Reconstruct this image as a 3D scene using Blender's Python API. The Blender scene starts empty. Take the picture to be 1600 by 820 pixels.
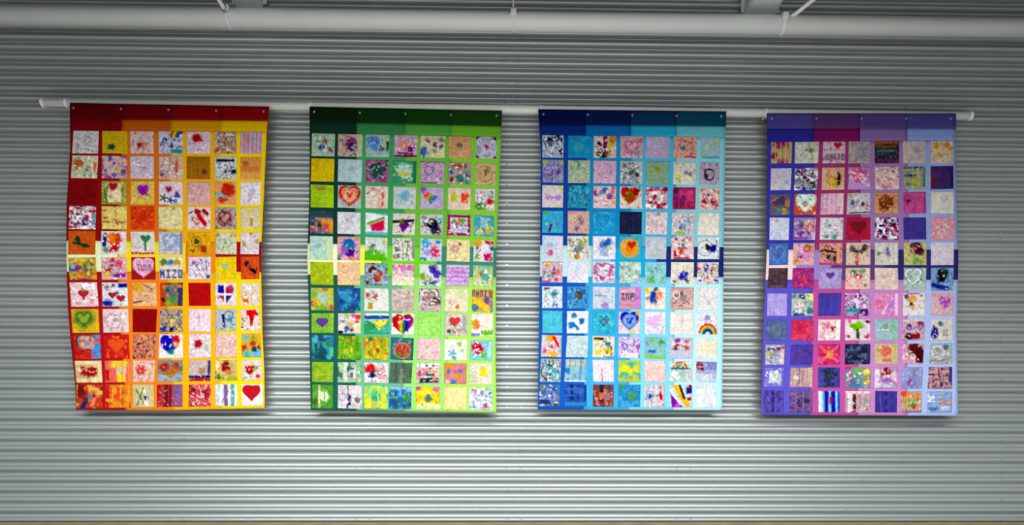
import bpy, math, random
import numpy as np

SC = bpy.context.scene
COL = SC.collection
# ------------------------------------------------------------------ camera
F_PX, CAM_Y, CAM_Z, HORIZON = 1100.0, -4.68, 1.6, 812.0
YAW = math.radians(1.09)
cam_data = bpy.data.cameras.new('camera')
cam = bpy.data.objects.new('camera', cam_data)
COL.objects.link(cam)
cam.location = (0, CAM_Y, CAM_Z)
cam.rotation_euler = (math.radians(90), 0, -YAW)
cam_data.sensor_width = 36
cam_data.lens = F_PX / 1600 * 36
cam_data.shift_y = (HORIZON - 410) / 1600
SC.camera = cam

def P(px, py, Y=0.0):
    """point of the vertical plane y=Y that the photograph shows at pixel px,py"""
    dx, dz = (px - 800) / F_PX, (HORIZON - py) / F_PX
    wx = math.sin(YAW) + math.cos(YAW) * dx
    wy = math.cos(YAW) - math.sin(YAW) * dx
    t = (Y - CAM_Y) / wy
    return (wx * t, Y, CAM_Z + dz * t)

# ------------------------------------------------------------------ light
SC.view_settings.view_transform = 'Standard'
SC.view_settings.look = 'None'
SC.view_settings.gamma = 1
SC.view_settings.use_curve_mapping = False
SC.view_settings.exposure = -0.27
world = bpy.data.worlds.new('daylight')
SC.world = world
world.use_nodes = True
world.node_tree.nodes['Background'].inputs[0].default_value = (0.92, 0.98, 1.0, 1)
world.node_tree.nodes['Background'].inputs[1].default_value = 0.26

def area(name, loc, target, sx, sy, power, color):
    d = bpy.data.lights.new(name, 'AREA')
    d.shape = 'RECTANGLE'; d.size = sx; d.size_y = sy
    d.energy = power; d.color = color
    o = bpy.data.objects.new(name, d); COL.objects.link(o)
    o.location = loc
    v = [target[i] - loc[i] for i in range(3)]
    o.rotation_euler = (math.atan2(math.hypot(v[0], v[1]), -v[2]), 0, (math.atan2(v[1], v[0]) - math.pi / 2) if abs(v[0]) + abs(v[1]) > 1e-6 else 0)
    return o
area('overhead_key', (0.0, -4.7, 4.35), (0.0, -4.7, 0), 7.6, 2.8, 1080, (0.97, 0.99, 1.0))  # unseen light added below the beams to keep the upper wall darker
area('window_daylight', (0.0, -7.0, 1.8), (0, 0, 1.6), 9.0, 2.6, 90, (0.96, 0.99, 1.0))

# ------------------------------------------------------------------ helpers
def mesh_obj(name, verts, faces, mat, parent=None, smooth=False, col=None, origin=None):
    me = bpy.data.meshes.new(name)
    if origin is not None:
        verts = [(v[0] - origin[0], v[1] - origin[1], v[2] - origin[2]) for v in verts]
    me.from_pydata([tuple(v) for v in verts], [], faces)
    if col is not None:
        at = me.color_attributes.new('Col', 'FLOAT_COLOR', 'POINT')
        at.data.foreach_set('color', np.asarray(col, np.float32).ravel())
    me.materials.append(mat)
    if smooth:
        me.polygons.foreach_set('use_smooth', [True] * len(me.polygons))
    me.update()
    o = bpy.data.objects.new(name, me)
    COL.objects.link(o)
    if origin is not None:
        o.location = origin
    if parent is not None:
        o.parent = parent
        if origin is not None:
            o.location = tuple(origin[i] - parent.location[i] for i in range(3))
        else:
            o.location = tuple(-parent.location[i] for i in range(3))
    return o

def thing(name, label, cat, loc=(0, 0, 0), group=None):
    o = bpy.data.objects.new(name, None); COL.objects.link(o)
    o.location = loc; o.empty_display_size = .1
    o['label'] = label; o['category'] = cat
    if group: o['group'] = group
    return o

def box(x0, x1, y0, y1, z0, z1):
    v = [(x, y, z) for x in (x0, x1) for y in (y0, y1) for z in (z0, z1)]
    f = [(0, 1, 3, 2), (4, 6, 7, 5), (0, 4, 5, 1), (2, 3, 7, 6), (0, 2, 6, 4), (1, 5, 7, 3)]
    return v, f

def tube(a, b, r, n=20, r2=None, caps=True):
    a, b = np.array(a, float), np.array(b, float)
    d = b - a; d /= np.linalg.norm(d)
    up = np.array([0, 0, 1.]) if abs(d[2]) < .9 else np.array([1., 0, 0])
    s = np.cross(d, up); s /= np.linalg.norm(s); t = np.cross(s, d)
    r2 = r if r2 is None else r2
    v = []; f = []
    for p, rr in ((a, r), (b, r2)):
        for k in range(n):
            an = 2 * math.pi * k / n
            v.append(tuple(p + s * math.cos(an) * rr + t * math.sin(an) * rr))
    for k in range(n):
        f.append((k, (k + 1) % n, n + (k + 1) % n, n + k))
    if caps:
        f.append(tuple(range(n - 1, -1, -1))); f.append(tuple(range(n, 2 * n)))
    return v, f

def join(*vf):
    V, Fc = [], []
    for v, f in vf:
        o = len(V); V += list(v); Fc += [tuple(i + o for i in q) for q in f]
    return V, Fc

def srgb(h):
    if isinstance(h, str):
        h = h.lstrip('#')
        if len(h) == 3: h = ''.join(c * 2 for c in h)
        c = [int(h[i:i + 2], 16) / 255 for i in (0, 2, 4)]
    else:
        c = [x / 255 for x in h]
    return np.array([x / 12.92 if x <= .04045 else ((x + .055) / 1.055) ** 2.4 for x in c])

def principled(name, color, rough=.6, metal=0.0, noise=0.0, nscale=8, bump=0.0, bscale=200, stretch=None, spec=.5):
    m = bpy.data.materials.new(name); m.use_nodes = True
    nt = m.node_tree; b = nt.nodes['Principled BSDF']
    c = tuple(srgb(color)) + (1,)
    b.inputs['Base Color'].default_value = c
    b.inputs['Roughness'].default_value = rough
    b.inputs['Metallic'].default_value = metal
    b.inputs['Specular IOR Level'].default_value = spec
    tc = nt.nodes.new('ShaderNodeTexCoord'); mp = nt.nodes.new('ShaderNodeMapping')
    nt.links.new(tc.outputs['Object'], mp.inputs[0])
    if stretch: mp.inputs['Scale'].default_value = stretch
    if noise:
        n = nt.nodes.new('ShaderNodeTexNoise'); n.inputs['Scale'].default_value = nscale
        n.inputs['Detail'].default_value = 4
        nt.links.new(mp.outputs[0], n.inputs[0])
        mx = nt.nodes.new('ShaderNodeMix'); mx.data_type = 'RGBA'; mx.blend_type = 'MULTIPLY'
        rp = nt.nodes.new('ShaderNodeMapRange')
        rp.inputs[1].default_value = .3; rp.inputs[2].default_value = .7
        rp.inputs[3].default_value = 1 - noise; rp.inputs[4].default_value = 1
        nt.links.new(n.outputs[0], rp.inputs[0])
        mx.inputs[0].default_value = 1
        mx.inputs[6].default_value = c
        nt.links.new(rp.outputs[0], mx.inputs[7])
        nt.links.new(mx.outputs[2], b.inputs['Base Color'])
    if bump:
        n2 = nt.nodes.new('ShaderNodeTexNoise'); n2.inputs['Scale'].default_value = bscale
        nt.links.new(mp.outputs[0], n2.inputs[0])
        bp = nt.nodes.new('ShaderNodeBump'); bp.inputs['Strength'].default_value = bump
        bp.inputs['Distance'].default_value = .002
        nt.links.new(n2.outputs[0], bp.inputs['Height'])
        nt.links.new(bp.outputs[0], b.inputs['Normal'])
    return m

def fabric_material():
    m = bpy.data.materials.new('printed_cotton'); m.use_nodes = True
    nt = m.node_tree; b = nt.nodes['Principled BSDF']
    a = nt.nodes.new('ShaderNodeAttribute'); a.attribute_name = 'Col'
    tc = nt.nodes.new('ShaderNodeTexCoord')
    n = nt.nodes.new('ShaderNodeTexNoise'); n.inputs['Scale'].default_value = 90; n.inputs['Detail'].default_value = 3
    nt.links.new(tc.outputs['Object'], n.inputs[0])
    rp = nt.nodes.new('ShaderNodeMapRange')
    rp.inputs[1].default_value = .3; rp.inputs[2].default_value = .7
    rp.inputs[3].default_value = .84; rp.inputs[4].default_value = 1.08
    nt.links.new(n.outputs[0], rp.inputs[0])
    mx = nt.nodes.new('ShaderNodeMix'); mx.data_type = 'RGBA'; mx.blend_type = 'MULTIPLY'
    mx.inputs[0].default_value = 1
    nt.links.new(a.outputs['Color'], mx.inputs[6]); nt.links.new(rp.outputs[0], mx.inputs[7])
    nt.links.new(mx.outputs[2], b.inputs['Base Color'])
    b.inputs['Roughness'].default_value = .85
    b.inputs['Specular IOR Level'].default_value = .06
    n2 = nt.nodes.new('ShaderNodeTexNoise'); n2.inputs['Scale'].default_value = 260
    nt.links.new(tc.outputs['Object'], n2.inputs[0])
    bp = nt.nodes.new('ShaderNodeBump'); bp.inputs['Strength'].default_value = .5; bp.inputs['Distance'].default_value = .003
    nt.links.new(n2.outputs[0], bp.inputs['Height']); nt.links.new(bp.outputs[0], b.inputs['Normal'])
    return m

M_FAB = fabric_material()
M_WALL = principled('galvanised_steel', (174, 180, 179), rough=.40, metal=.55, noise=.10, nscale=1.2, stretch=(.35, 1, 2.5))
M_PIPE = principled('white_pipe_paint', (232, 234, 230), rough=.42, noise=.06, nscale=3)
M_ROD = principled('white_rod_paint', (232, 232, 228), rough=.35, noise=.05, nscale=20)
M_BEAM = principled('grey_beam_paint', (222, 230, 232), rough=.55, noise=.08, nscale=4)
M_STEEL = principled('zinc_steel', (190, 192, 194), rough=.35, metal=.8, noise=.1, nscale=60)
M_CEIL = principled('ceiling_deck_paint', (62, 60, 56), rough=.8, noise=.2, nscale=2)
M_FLOOR = principled('floor_concrete', (190, 188, 182), rough=.5, noise=.15, nscale=2)
M_TRIM = principled('oak_cap', (128, 117, 84), rough=.5, noise=.35, nscale=9, stretch=(1, 8, 8))
M_LOW = principled('lower_wall_paint', (170, 172, 166), rough=.7, noise=.05, nscale=3)

# ------------------------------------------------------------------ setting
X0, X1 = -4.6, 5.0
pa, pb = P(500, 660.0), P(500, 675.99)
PITCH = pa[2] - pb[2]
DEPTH = .036
# profile over one pitch, z measured from the valley centre upwards
def rib_profile():
    zc = PITCH * .5                # crest centre; the valley is a tight U around z = 0
    half_v = PITCH * .19
    hw = zc - half_v
    out = [(half_v * t, DEPTH * .10 * t ** 2.5) for t in (0, .3, .55, .75, .9)]
    for k in range(15):
        t = math.cos(math.pi / 2 * k / 14)
        out.append((zc - t * hw, DEPTH * (.10 + .90 * (1 - t ** 2.8))))
    mir = [(2 * zc - z, y) for z, y in reversed(out[:-1])]
    return out + mir[:-1]
prof = rib_profile()
z_bot = P(700, 815.5)[2]
vz0 = pa[2]
k0 = math.floor((z_bot - vz0) / PITCH) - 0
pts = []
k = k0
while vz0 + k * PITCH < 5.32:
    for z, y in prof:
        zz = vz0 + k * PITCH + z
        if zz >= z_bot: pts.append((zz, -(y - DEPTH)))   # crest plane at y=0, valley behind it
    k += 1
ztop = pts[-1][0]
xs = np.linspace(X0, X1, 25)
V, Fc = [], []
for x in xs:
    for z, y in pts: V.append((x, y, z))
n = len(pts)
for i in range(len(xs) - 1):
    for j in range(n - 1):
        Fc.append((i * n + j, (i + 1) * n + j, (i + 1) * n + j + 1, i * n + j + 1))
bv, bf = box(X0, X1, DEPTH + .003, .20, z_bot, ztop)
V, Fc2 = V + bv, [tuple(q + len(V) for q in f) for f in bf]
wall = mesh_obj('wall_back', V, Fc + Fc2, M_WALL, smooth=True)
wall.data.polygons.foreach_set('use_smooth', [True] * len(Fc) + [False] * len(Fc2))
wall['kind'] = 'structure'
def structure(name, v, f, m):
    o = mesh_obj(name, v, f, m); o['kind'] = 'structure'; return o
structure('trim_1', *box(X0, X1, -.045, .20, z_bot - .06, z_bot), M_TRIM)
structure('wall_lower', *box(X0, X1, 0, .20, 0, z_bot - .06), M_LOW)
structure('floor', *box(X0, X1, -7.6, .20, -.1, 0), M_FLOOR)
structure('ceiling', *box(X0, X1, -7.6, .20, ztop, ztop + .12), M_CEIL)

def screw(px, py):
    # snap to the nearest valley so that the washer head sits on metal
    x, _, z = P(px, py)
    kk = round((z - vz0) / PITCH - .5); z = vz0 + (kk + .5) * PITCH
    c = (x, .001, z)
    v1, f1 = tube((x, .0005, z), (x, -.0030, z), .0085, 14, .0075)
    v2, f2 = tube((x, -.0028, z), (x, -.0075, z), .0050, 6)
    v, f = join((v1, f1), (v2, f2))
    mesh_obj('screw', v, f, M_STEEL, wall, origin=c)
for x in (265, 287):
    for y in (676, 740, 804): screw(x, y)
for x, y in ((197, 84), (262, 92), (147, 147), (262, 153), (340, 100)): screw(x, y)
for x in (555, 577):
    for y in (676, 740, 804, 100): screw(x, y)
for y in range(68, 165, 32):
    for x in (790, 808): screw(x, y + (0 if x < 800 else 1))
for y in range(196, 815, 32):
    screw(792, y)
    if y > 640: screw(814, y)
for x in (1058, 1080):
    for y in (100, 676, 740, 804): screw(x, y)
for x, y in ((1348, 680), (1322, 740), (1348, 742), (1322, 804), (1348, 804), (1328, 92), (1415, 165)): screw(x, y)
for y in range(78, 815, 32):
    screw(1563, y + 1)

# ---- steel beams running out from the wall towards the room
def beam(xc, ztop_, zb, w, label):
    x, r = w / 2, .03
    sec = []
    for cx, cz, a0 in ((x - r, zb + r, -90), (x - r, ztop_ - .001, 0), (-x + r, ztop_ - .001, 90), (-x + r, zb + r, 180)):
        if cz > zb + r + .001:
            sec.append((x if cx > 0 else -x, cz)); continue
        for q in range(5):
            an = math.radians(a0 + q * 22.5)
            sec.append((cx + r * math.cos(an), cz + r * math.sin(an)))
    N = len(sec)
    V = [(xc + a, y, b) for y in (-.002, -7.5) for a, b in sec]
    F = [(i, (i + 1) % N, N + (i + 1) % N, N + i) for i in range(N)] + [tuple(range(N)), tuple(range(2 * N - 1, N - 1, -1))]
    t = thing('ceiling_beam', label, 'beam', (xc, -3.7, ztop_ - .1), 'steel beams above the pipe')
    mesh_obj('girder', V, F, M_BEAM, t)
    v, f = box(xc - w / 2 - .02, xc + w / 2 + .02, -.010, 0.0, zb + .03, ztop_ - .002)
    mesh_obj('end_plate', v, f, M_BEAM, t)
pl, pr = P(390, 14), P(1187, 27)
beam(pl[0], ztop, pl[2], .185, 'grey steel ceiling beam above the red and yellow quilt')
beam(pr[0], ztop, pr[2], .215, 'grey steel ceiling beam above the gap left of the purple quilt')

# ---- big white pipe along the top
PY = -.125
R_PIPE = .056
a, b = P(-60, 23.5, PY), P(1660, 44.5, PY)
pipe = thing('ceiling_pipe', 'thick white pipe running right across the top of the corrugated wall', 'pipe', ((a[0] + b[0]) / 2, PY, (a[2] + b[2]) / 2))
v, f = tube(a, b, R_PIPE, 40)
mesh_obj('pipe_run', v, f, M_PIPE, pipe, smooth=False)
bpy.data.objects['pipe_run'].data.polygons.foreach_set('use_smooth', [len(q.vertices) == 4 for q in bpy.data.objects['pipe_run'].data.polygons])

def on_pipe(px):
    t = (px + 60) / 1720.0
    return P(px, 23.5 + 21 * t, PY)

def ring(c, R, w, th, n=36):
    V, F = [], []
    for k in range(n):
        an = 2 * math.pi * k / n
        for (dx, rr) in ((-w / 2, R), (w / 2, R), (w / 2, R + th), (-w / 2, R + th)):
            V.append((c[0] + dx, c[1] + rr * math.cos(an), c[2] + rr * math.sin(an)))
    for k in range(n):
        q = (k + 1) % n
        for e in range(4):
            F.append((k * 4 + e, k * 4 + (e + 1) % 4, q * 4 + (e + 1) % 4, q * 4 + e))
    return V, F

def hanger(px, end, rr, label, collar=True, width=.022):
    c = on_pipe(px)
    t = thing('pipe_hanger', label, 'pipe hanger', (c[0], c[1], c[2] + R_PIPE))
    t['group'] = 'hangers on the white pipe'
    V, F = ring(c, R_PIPE + .0002, width, .006)
    mesh_obj('clamp', V, F, M_PIPE, t)
    d = np.array(end) - np.array(c); d /= np.linalg.norm(d)
    s = np.array(c) + d * (R_PIPE + .004)
    v, f = tube(s, end, rr, 16)
    mesh_obj('rod', v, f, M_PIPE, t)
    if collar:
        v, f = tube(s - d * .002, s + d * .022, rr * 1.7, 6)
        mesh_obj('nut', v, f, M_STEEL, t)
        v2, f2 = box(c[0] - .018, c[0] + .018, c[1] - R_PIPE - .022, c[1] - R_PIPE - .004, c[2] + .004, c[2] + .03)
        mesh_obj('bolt_lug', v2, f2, M_PIPE, t)
def clip_z(px, py, Y):
    return P(px, py, Y)
e = np.array(P(320, -38, -.42)); hanger(359, tuple(e), .0125, 'short slanting white rod reaching the pipe beside the left beam', width=.010)
e = P(801, -60, PY); hanger(802, (on_pipe(802)[0], PY, ztop), .006, 'thin upright rod hanger at the middle of the white pipe', width=.014)
e = np.array(P(1330, -48, -.36)); hanger(1221, tuple(e), .0125, 'slanting white rod and clamp on the pipe right of the right beam', width=.022)
# ------------------------------------------------------------------ what is drawn on every patch
# first token: cloth colour; then marks: n/k speckle, c dot, o ring, h heart, H heart outline, A raised heart,
# r rectangle, l line, s/t stripes, q stitches, f flower, R rainbow, T triangle, w letters, g/G blends
QUILTS = {}
QUILTS['red'] = """
cfcacc|q 7a9a9e,b05a60,8a9ab5 34;c8a60e|c 0a4a28 .36 .7 .14|f 0a5030 .36 .7 .17;d6b8b8|k b87868,8a8aa0 .25 9|c 9c2a18 .42 .62 .14|c c88a50 .62 .6 .1|c c8a090 .45 .38 .13;c6c4d8|q 2a2a70,4040a0,104050 40|R .98 .25 .5|r 2a90b8 .5 .82 1 1|c 203068 .55 .65 .09;d3bccb|q ffffff,b060a0 12|c b01020 .42 .3 .19|l b01020 .3 .2 .65 .42 .1;a09080|k 555548,c06040,d8c8b0 .45 14|c c84030 .18 .85 .08;c9a3b5|r d88848 .2 .12 .45 .55|r a8b0c8 .5 .12 .72 .5|s c070a0 5 .3|s 9aa0b0 3 .2
cfc9a4|c c05a20 .24 .38 .2|q ffffff,5a8aa0 20|c 207040 .62 .66 .08|r d07840 .84 .3 .95 .75|q 207040,80a060 10;d6b0a8|k d8b050,6060b8,b85080 .35 6|q 4040a8,5050b0 14|c 6058a8 .3 .15 .08|c 6058a8 .85 .75 .1;d0c0d0|q a080c0,ffffff,b890b8 30|l 8a5a90 .2 .45 .8 .55 .03|c c0a060 .58 .6 .05;d2b2ae|q 806878,ffffff,c07858 36|r c8602c .68 .2 .8 .75|c 602878 .1 .8 .08|q d08850 12;a8680c|n 98600a .4 4|h 5c3410 .75 .68 .2|s 88500c 6 .1;c6c8d0|q 303840,40506a,ffffff 36|r 3a4652 .1 .1 .9 .22|c 702070 .52 .66 .07|q 501858 6|r 404a50 .75 .55 1 .75;d49038|c a02008 .26 .3 .12|r c84a0c 0 .42 .9 .66|h b03010 .26 .32 .24|g e0a050
7c0208|n 700006 .4 5|q 8a0a10 5;9a9c38|r e8d0a0 .25 .08 .78 .92|q d8e0a0,506018 30|h a81020 .45 .25 .36|l 5a7828 .12 .4 .22 .95 .1;dcc24a|q f0d880,c89820 16|h a02898 .52 .4 .5|q c060b8,c89020 18|l 8a2090 .3 .3 .75 .6 .06;e0ccd4|q d8a0a8,fff 14|h a01060 .42 .35 .28|f 1a6a58 .2 .72 .2|f 2a50a8 .48 .82 .17|c 504a98 .75 .58 .12|c 3a80b0 .7 .88 .08;d9a5a6|k c88a92,e4b8b4 .3 10|q c88a88 14;e29a66|c c4300c .62 .36 .32|c c83a10 .4 .72 .22|l 50b0b0 .05 .52 .5 .66 .13|l a0d0d0 .12 .56 .4 .64 .04;e6dde4|q b090c8,c8a8d0,ffffff 30|c e0a888 .5 .66 .12|c 8abce0 .42 .85 .09|c a8b8e0 .6 .45 .12
c8b0bc|k 284078,b83048,ffffff .5 9|q c02838,ffffff,304878 40|c b02030 .28 .8 .08|r 8090b0 .85 .3 1 .8;e0c468|q f0e080,c89848 18|t d8d060 3 .2|q 903828 3|l 904030 .05 .68 .95 .68 .05|k b85828,e8d880 .25 12;d4380a|k b82404,e85010 .4 10|c c02808 .5 .45 .2;dfd093|k c8b878,e8e0b0 .4 12|c 706830 .62 .1 .04;e6d0d4|c b82020 .45 .22 .15|l c82818 .5 .4 .75 .75 .2|l b01818 .7 .15 .85 .3 .16|q 3a3a78,c85020,801818 24|l e07820 .25 .65 .45 .75 .06;b09c98|q 3a4048,506858,d0c0c0 36|H 902830 .45 .5 .5 .06|q 902830 14|c 406050 .3 .2 .08;d6c79c|q c8c0a8,e0d8b8 20|c d8c020 .4 .2 .09|r c08048 .5 .5 .62 .85|n d8c880 .3 5
c4520a|c 1a3818 .35 .35 .1|l 283a18 .2 .5 .75 .65 .11|l 1a3018 .35 .25 .4 .5 .09|r 203818 .5 .55 .7 .7;dcd8dc|c d03a20 .55 .35 .3|c e8862a .4 .3 .2|c c02c24 .5 .72 .22|l 2a4a88 .15 .15 .12 .6 .16|c 5a8a60 .2 .8 .12|q ffffff 10;dcd6c8|o b0a8b8 .25 .45 .28 .04|o b0a8b8 .15 .45 .2 .03|A 1e7a50 .62 .34 .44|l 1e7a50 .6 .5 .6 .8 .08|r cc3c30 0 .9 1 1|s d0c8c0 6 .15;bfc0d0|H 78a0c0 .5 .42 .5 .06|q a0b0c8,e0e0ec,c07890 34|l c08088 .1 .8 .9 .82 .04|r 8884a8 .88 0 1 1;dfa20e|q 805810,b87808,f0b828 24|c 504818 .38 .42 .14|c 383008 .2 .88 .09|r b04410 .55 .6 .8 .9|o 604c10 .38 .42 .22 .03;d6cdb4|q 70a080,408068,e0e8d8 40|r d07848 0 .05 .2 .22|r d88858 .7 .05 1 .2|n b8c898 .4 6;dccfd4|q c8b8c8,e8e0e8,b0a0b8 26|r c09858 .1 .4 .3 .65|r c08850 .45 0 .65 .1|r b8a070 .75 .3 .95 .5
c0a820|c 60a8a0 .14 .45 .2|c 3c7a3c .68 .5 .18 .38|k d07028,704880,d8c840 .4 7|c e06010 .45 .72 .12|q 802868,c84020 16;dca0b4|c c01828 .2 .55 .16|c b81828 .45 .12 .12|c d02838 .68 .3 .14|r 9a3090 .45 .72 .95 .9|q ffffff,204080,a8c050 26|c e8b020 .2 .82 .12|c 303c90 .42 .36 .07;a00f1e|h e0a8c4 .5 .46 .88|w TURN 8a3068 .24 .32 .58|q b01828 6;e6d8c0|w MIZO 14308c .02 .56 .98|c 5a8a28 .2 .2 .14|c 2a7aa0 .48 .25 .14|c b89828 .78 .22 .14|c 7a4828 .15 .35 .06|r 3a80b8 .9 .7 1 .95;e0d4e0|q a04060,4060a0,ffffff 36|c b03040 .2 .25 .08|l 3858a8 .3 .3 .5 .6 .05|l 3858a8 .8 .15 .78 .5 .04|r 2a60a8 .82 .82 .97 .97|l d89838 .6 .35 .6 .65 .04;e8c40c|A 8cc8a0 .46 .46 .34|k f0d020,d8b008 .3 9|c d8b080 .08 .88 .07;d0480c|l 181820 .28 .3 .55 .55 .16|l 101018 .5 .5 .75 .7 .18|c 181820 .3 .28 .11|l 181820 .75 .75 .88 .5 .06|k c03c08,d85818 .3 8
e4c4c8|A b82030 .48 .5 .42|k f0e0e0,d89098,fff .35 8|c 5a7838 .48 .32 .08|l a0202a .48 .5 .48 .7 .08;dadade|A b01828 .4 .55 .34|A b01828 .72 .68 .36|r 1838a0 .65 .04 1 .2|c 1838a0 .2 .85 .22 .14|q 203080,ffffff 14|r 2a3878 .38 .05 .5 .18|c 386038 .6 .45 .07|c 904030 .22 .2 .09;e8b27c|c e0a020 .22 .2 .22|q a07050,f8d8a8,b88068 26|l 603818 .4 .05 .85 .3 .04|l 702850 .05 .85 .4 .78 .07|c d89878 .65 .7 .14;987038|r c04010 0 0 .25 1|c 3c8838 .5 .72 .22|c 56686a .5 .35 .28|r 403070 .78 0 1 1|k d87818,305040 .3 6|c 80a830 .35 .85 .1|c 201810 .12 .75 .1;b00407|n a00004 .3 5;e4d0d8|r 1c38a0 .12 .1 .42 .45|c b82848 .68 .3 .2|T 2040a0 .48 .55 .8 .55 .52 .9|T c04858 .12 .55 .42 .55 .4 .8|l ffffff 0 .5 .8 .5 .04|l ffffff .46 .05 .46 .9 .04|q 506838 6;e2d3c0|q c0b0b8,c07848,ffffff,a0a898 36|r d07028 .1 .7 .4 .88|q d87828 8|r e0c8c0 .8 0 1 1
ccb018|h 98a824 .45 .42 .7|H 5a7020 .45 .42 .5 .07|H 8a8a20 .45 .45 .82 .03|l a08810 .1 .75 .4 .95 .03;e2c8c8|q a8788c,c89090,ffffff 36|r c88878 .45 .38 .6 .55|r 7aaab8 .42 .42 .52 .55|o c09098 .4 .5 .3 .04;8c0006|s 800004 3 .2;a09088|q 181828,d0a030,203880,202020 50|c 283890 .15 .85 .12|c 202058 .5 .85 .1|l d8a828 .2 .5 .7 .5 .06|k 28286a,d8c060 .35 8;e4ccd4|q d8a0b8,c0a0c8,fff 24|c d8a0b8 .5 .35 .1|s e8d8e0 5 .2;aeb4c0|l 282868 .36 .28 .42 .75 .13|c 40a0c8 .7 .45 .15|c a0b820 .78 .85 .1|q d0d0d8,606068 20|o 604850 .62 .3 .2 .04;e0c4bc|T d82c14 .3 .05 .8 .05 .58 .82|r d83418 .28 .04 .85 .3|k 604840,fff .22 12|l a01808 .5 .1 .5 .7 .05
c41a14|r 5484c8 .64 0 1 1|h 988084 .45 .32 .6|H 303038 .45 .34 .64 .05|H d8a088 .5 .34 .42 .05|k d83018,a81010 .3 8;c01418|A e04c10 .5 .48 .72|q f07828 10|k a80c14,d03020 .3 6;c8725a|q 302828,8a3828,d89078 50|k 483038,d88860 .35 10;e0dce0|h 3040b0 .45 .42 .8|c d04820 .72 .22 .17|c e0a020 .72 .42 .12|c 2a8860 .5 .72 .13|c 6028a0 .25 .3 .14|c 2038a8 .38 .5 .15|q ffffff 8;dfc8d0|c c02448 .42 .4 .2|f a81838 .42 .4 .2|q ffffff,90a890 18|c a8b8a0 .78 .6 .1;dcb6b0|q c88c78,ead8c0,e8c8c8 50|n d8a888 .3 12;d0a028|c 58b8c0 .2 .18 .13|c c02c14 .15 .6 .14|c b8381c .6 .4 .15|c 902820 .85 .6 .1|c 48b0a8 .3 .88 .18|c 60b8d8 .75 .88 .22|c 78a028 .6 .15 .1|r 3c4c50 .5 .55 .75 .75
c8a878|c a81818 .3 .45 .18|c a81818 .68 .5 .18|r a01010 .3 .3 .7 .7|q 7c1010,e8d8a0,d86030 26|r e0cc98 0 0 1 .16|r d8c490 .85 0 1 1|c e4d8a8 .15 .45 .1|c e0d8a0 .3 .92 .12|c e0d8a0 .7 .9 .14;dc5c50|r c02020 0 .4 .22 .95|r e0b828 .25 0 .9 .3|r c8b098 .45 .3 .85 .6|r e0c820 .5 .6 .8 1|s e88048 4 .2;deb8ac|c d04838 .4 .45 .24|q c02c20,e8d0c8 24|r c8b090 .65 .4 .95 .6|r d8a048 .7 .6 .85 .85|q a87868 8;808078|c a81c18 .28 .35 .22|c a02018 .75 .35 .22|r 90a0a8 0 .66 1 1|c a8642c .5 .6 .2|c 307878 .92 .3 .1|q 385848,c89028 18;c4aaa8|r 2a3c80 0 .72 1 .86|r b83828 0 .86 1 1|q a08060,d8c8c0 20|r 4a5078 .86 0 1 .7|c a88060 .65 .5 .18;cfae78|c 90142a .5 .32 .26|r 4c7820 .1 .7 .4 .95|c c88040 .6 .6 .14|r e8d8a0 0 0 .2 .5|k c8b040,688830 .3 7|r 9aa830 .55 .8 1 1;d8c8bc|h b82028 .4 .5 .5|c 70a040 .75 .35 .13|r d04830 .7 .7 .9 .88|q ffffff,c0a040,90a8b0 24|c 60a0a0 .2 .85 .08
b83018|l 182858 .25 .95 .4 .6 .2|l 58708a .5 .55 .65 .15 .14|l d8704c .6 .9 .8 .2 .14|r 701410 0 0 .3 .5|k d86030,801810,c8a040 .35 6;d47a18|c dc4414 .45 .4 .28|r c82018 0 0 .15 1|s e09828 3 .2|k d89820,b85810 .35 6;c8b888|l 4c6830 .15 .2 .5 .8 .06|l 4c6830 .5 .15 .2 .9 .06|T 283878 .5 .5 .72 .5 .6 .75|c f0ece0 .6 .3 .1|s a8b070 6 .2|c f0ece0 .62 .82 .1;8c2430|r 780810 .3 0 .55 1|r a81018 0 0 .2 1|r 6a5088 .6 0 1 1|q c04048,908098 20|s b83828 4 .15;c8404c|k e0b0b0,881018 .45 9|q e8c8c0,a01020 30|r a81828 .7 .2 .85 .7;c8ccd4|r 7c6890 .4 0 .58 1|r 58a890 .72 0 .86 1|q ffffff,8880a0 18|s e8e8ec 3 .2|l a03870 .3 .8 .6 .3 .04;e6d6dc|A b8101e .46 .44 .92|r c02020 .1 .05 .85 .3|q ffffff 10
"""
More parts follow.
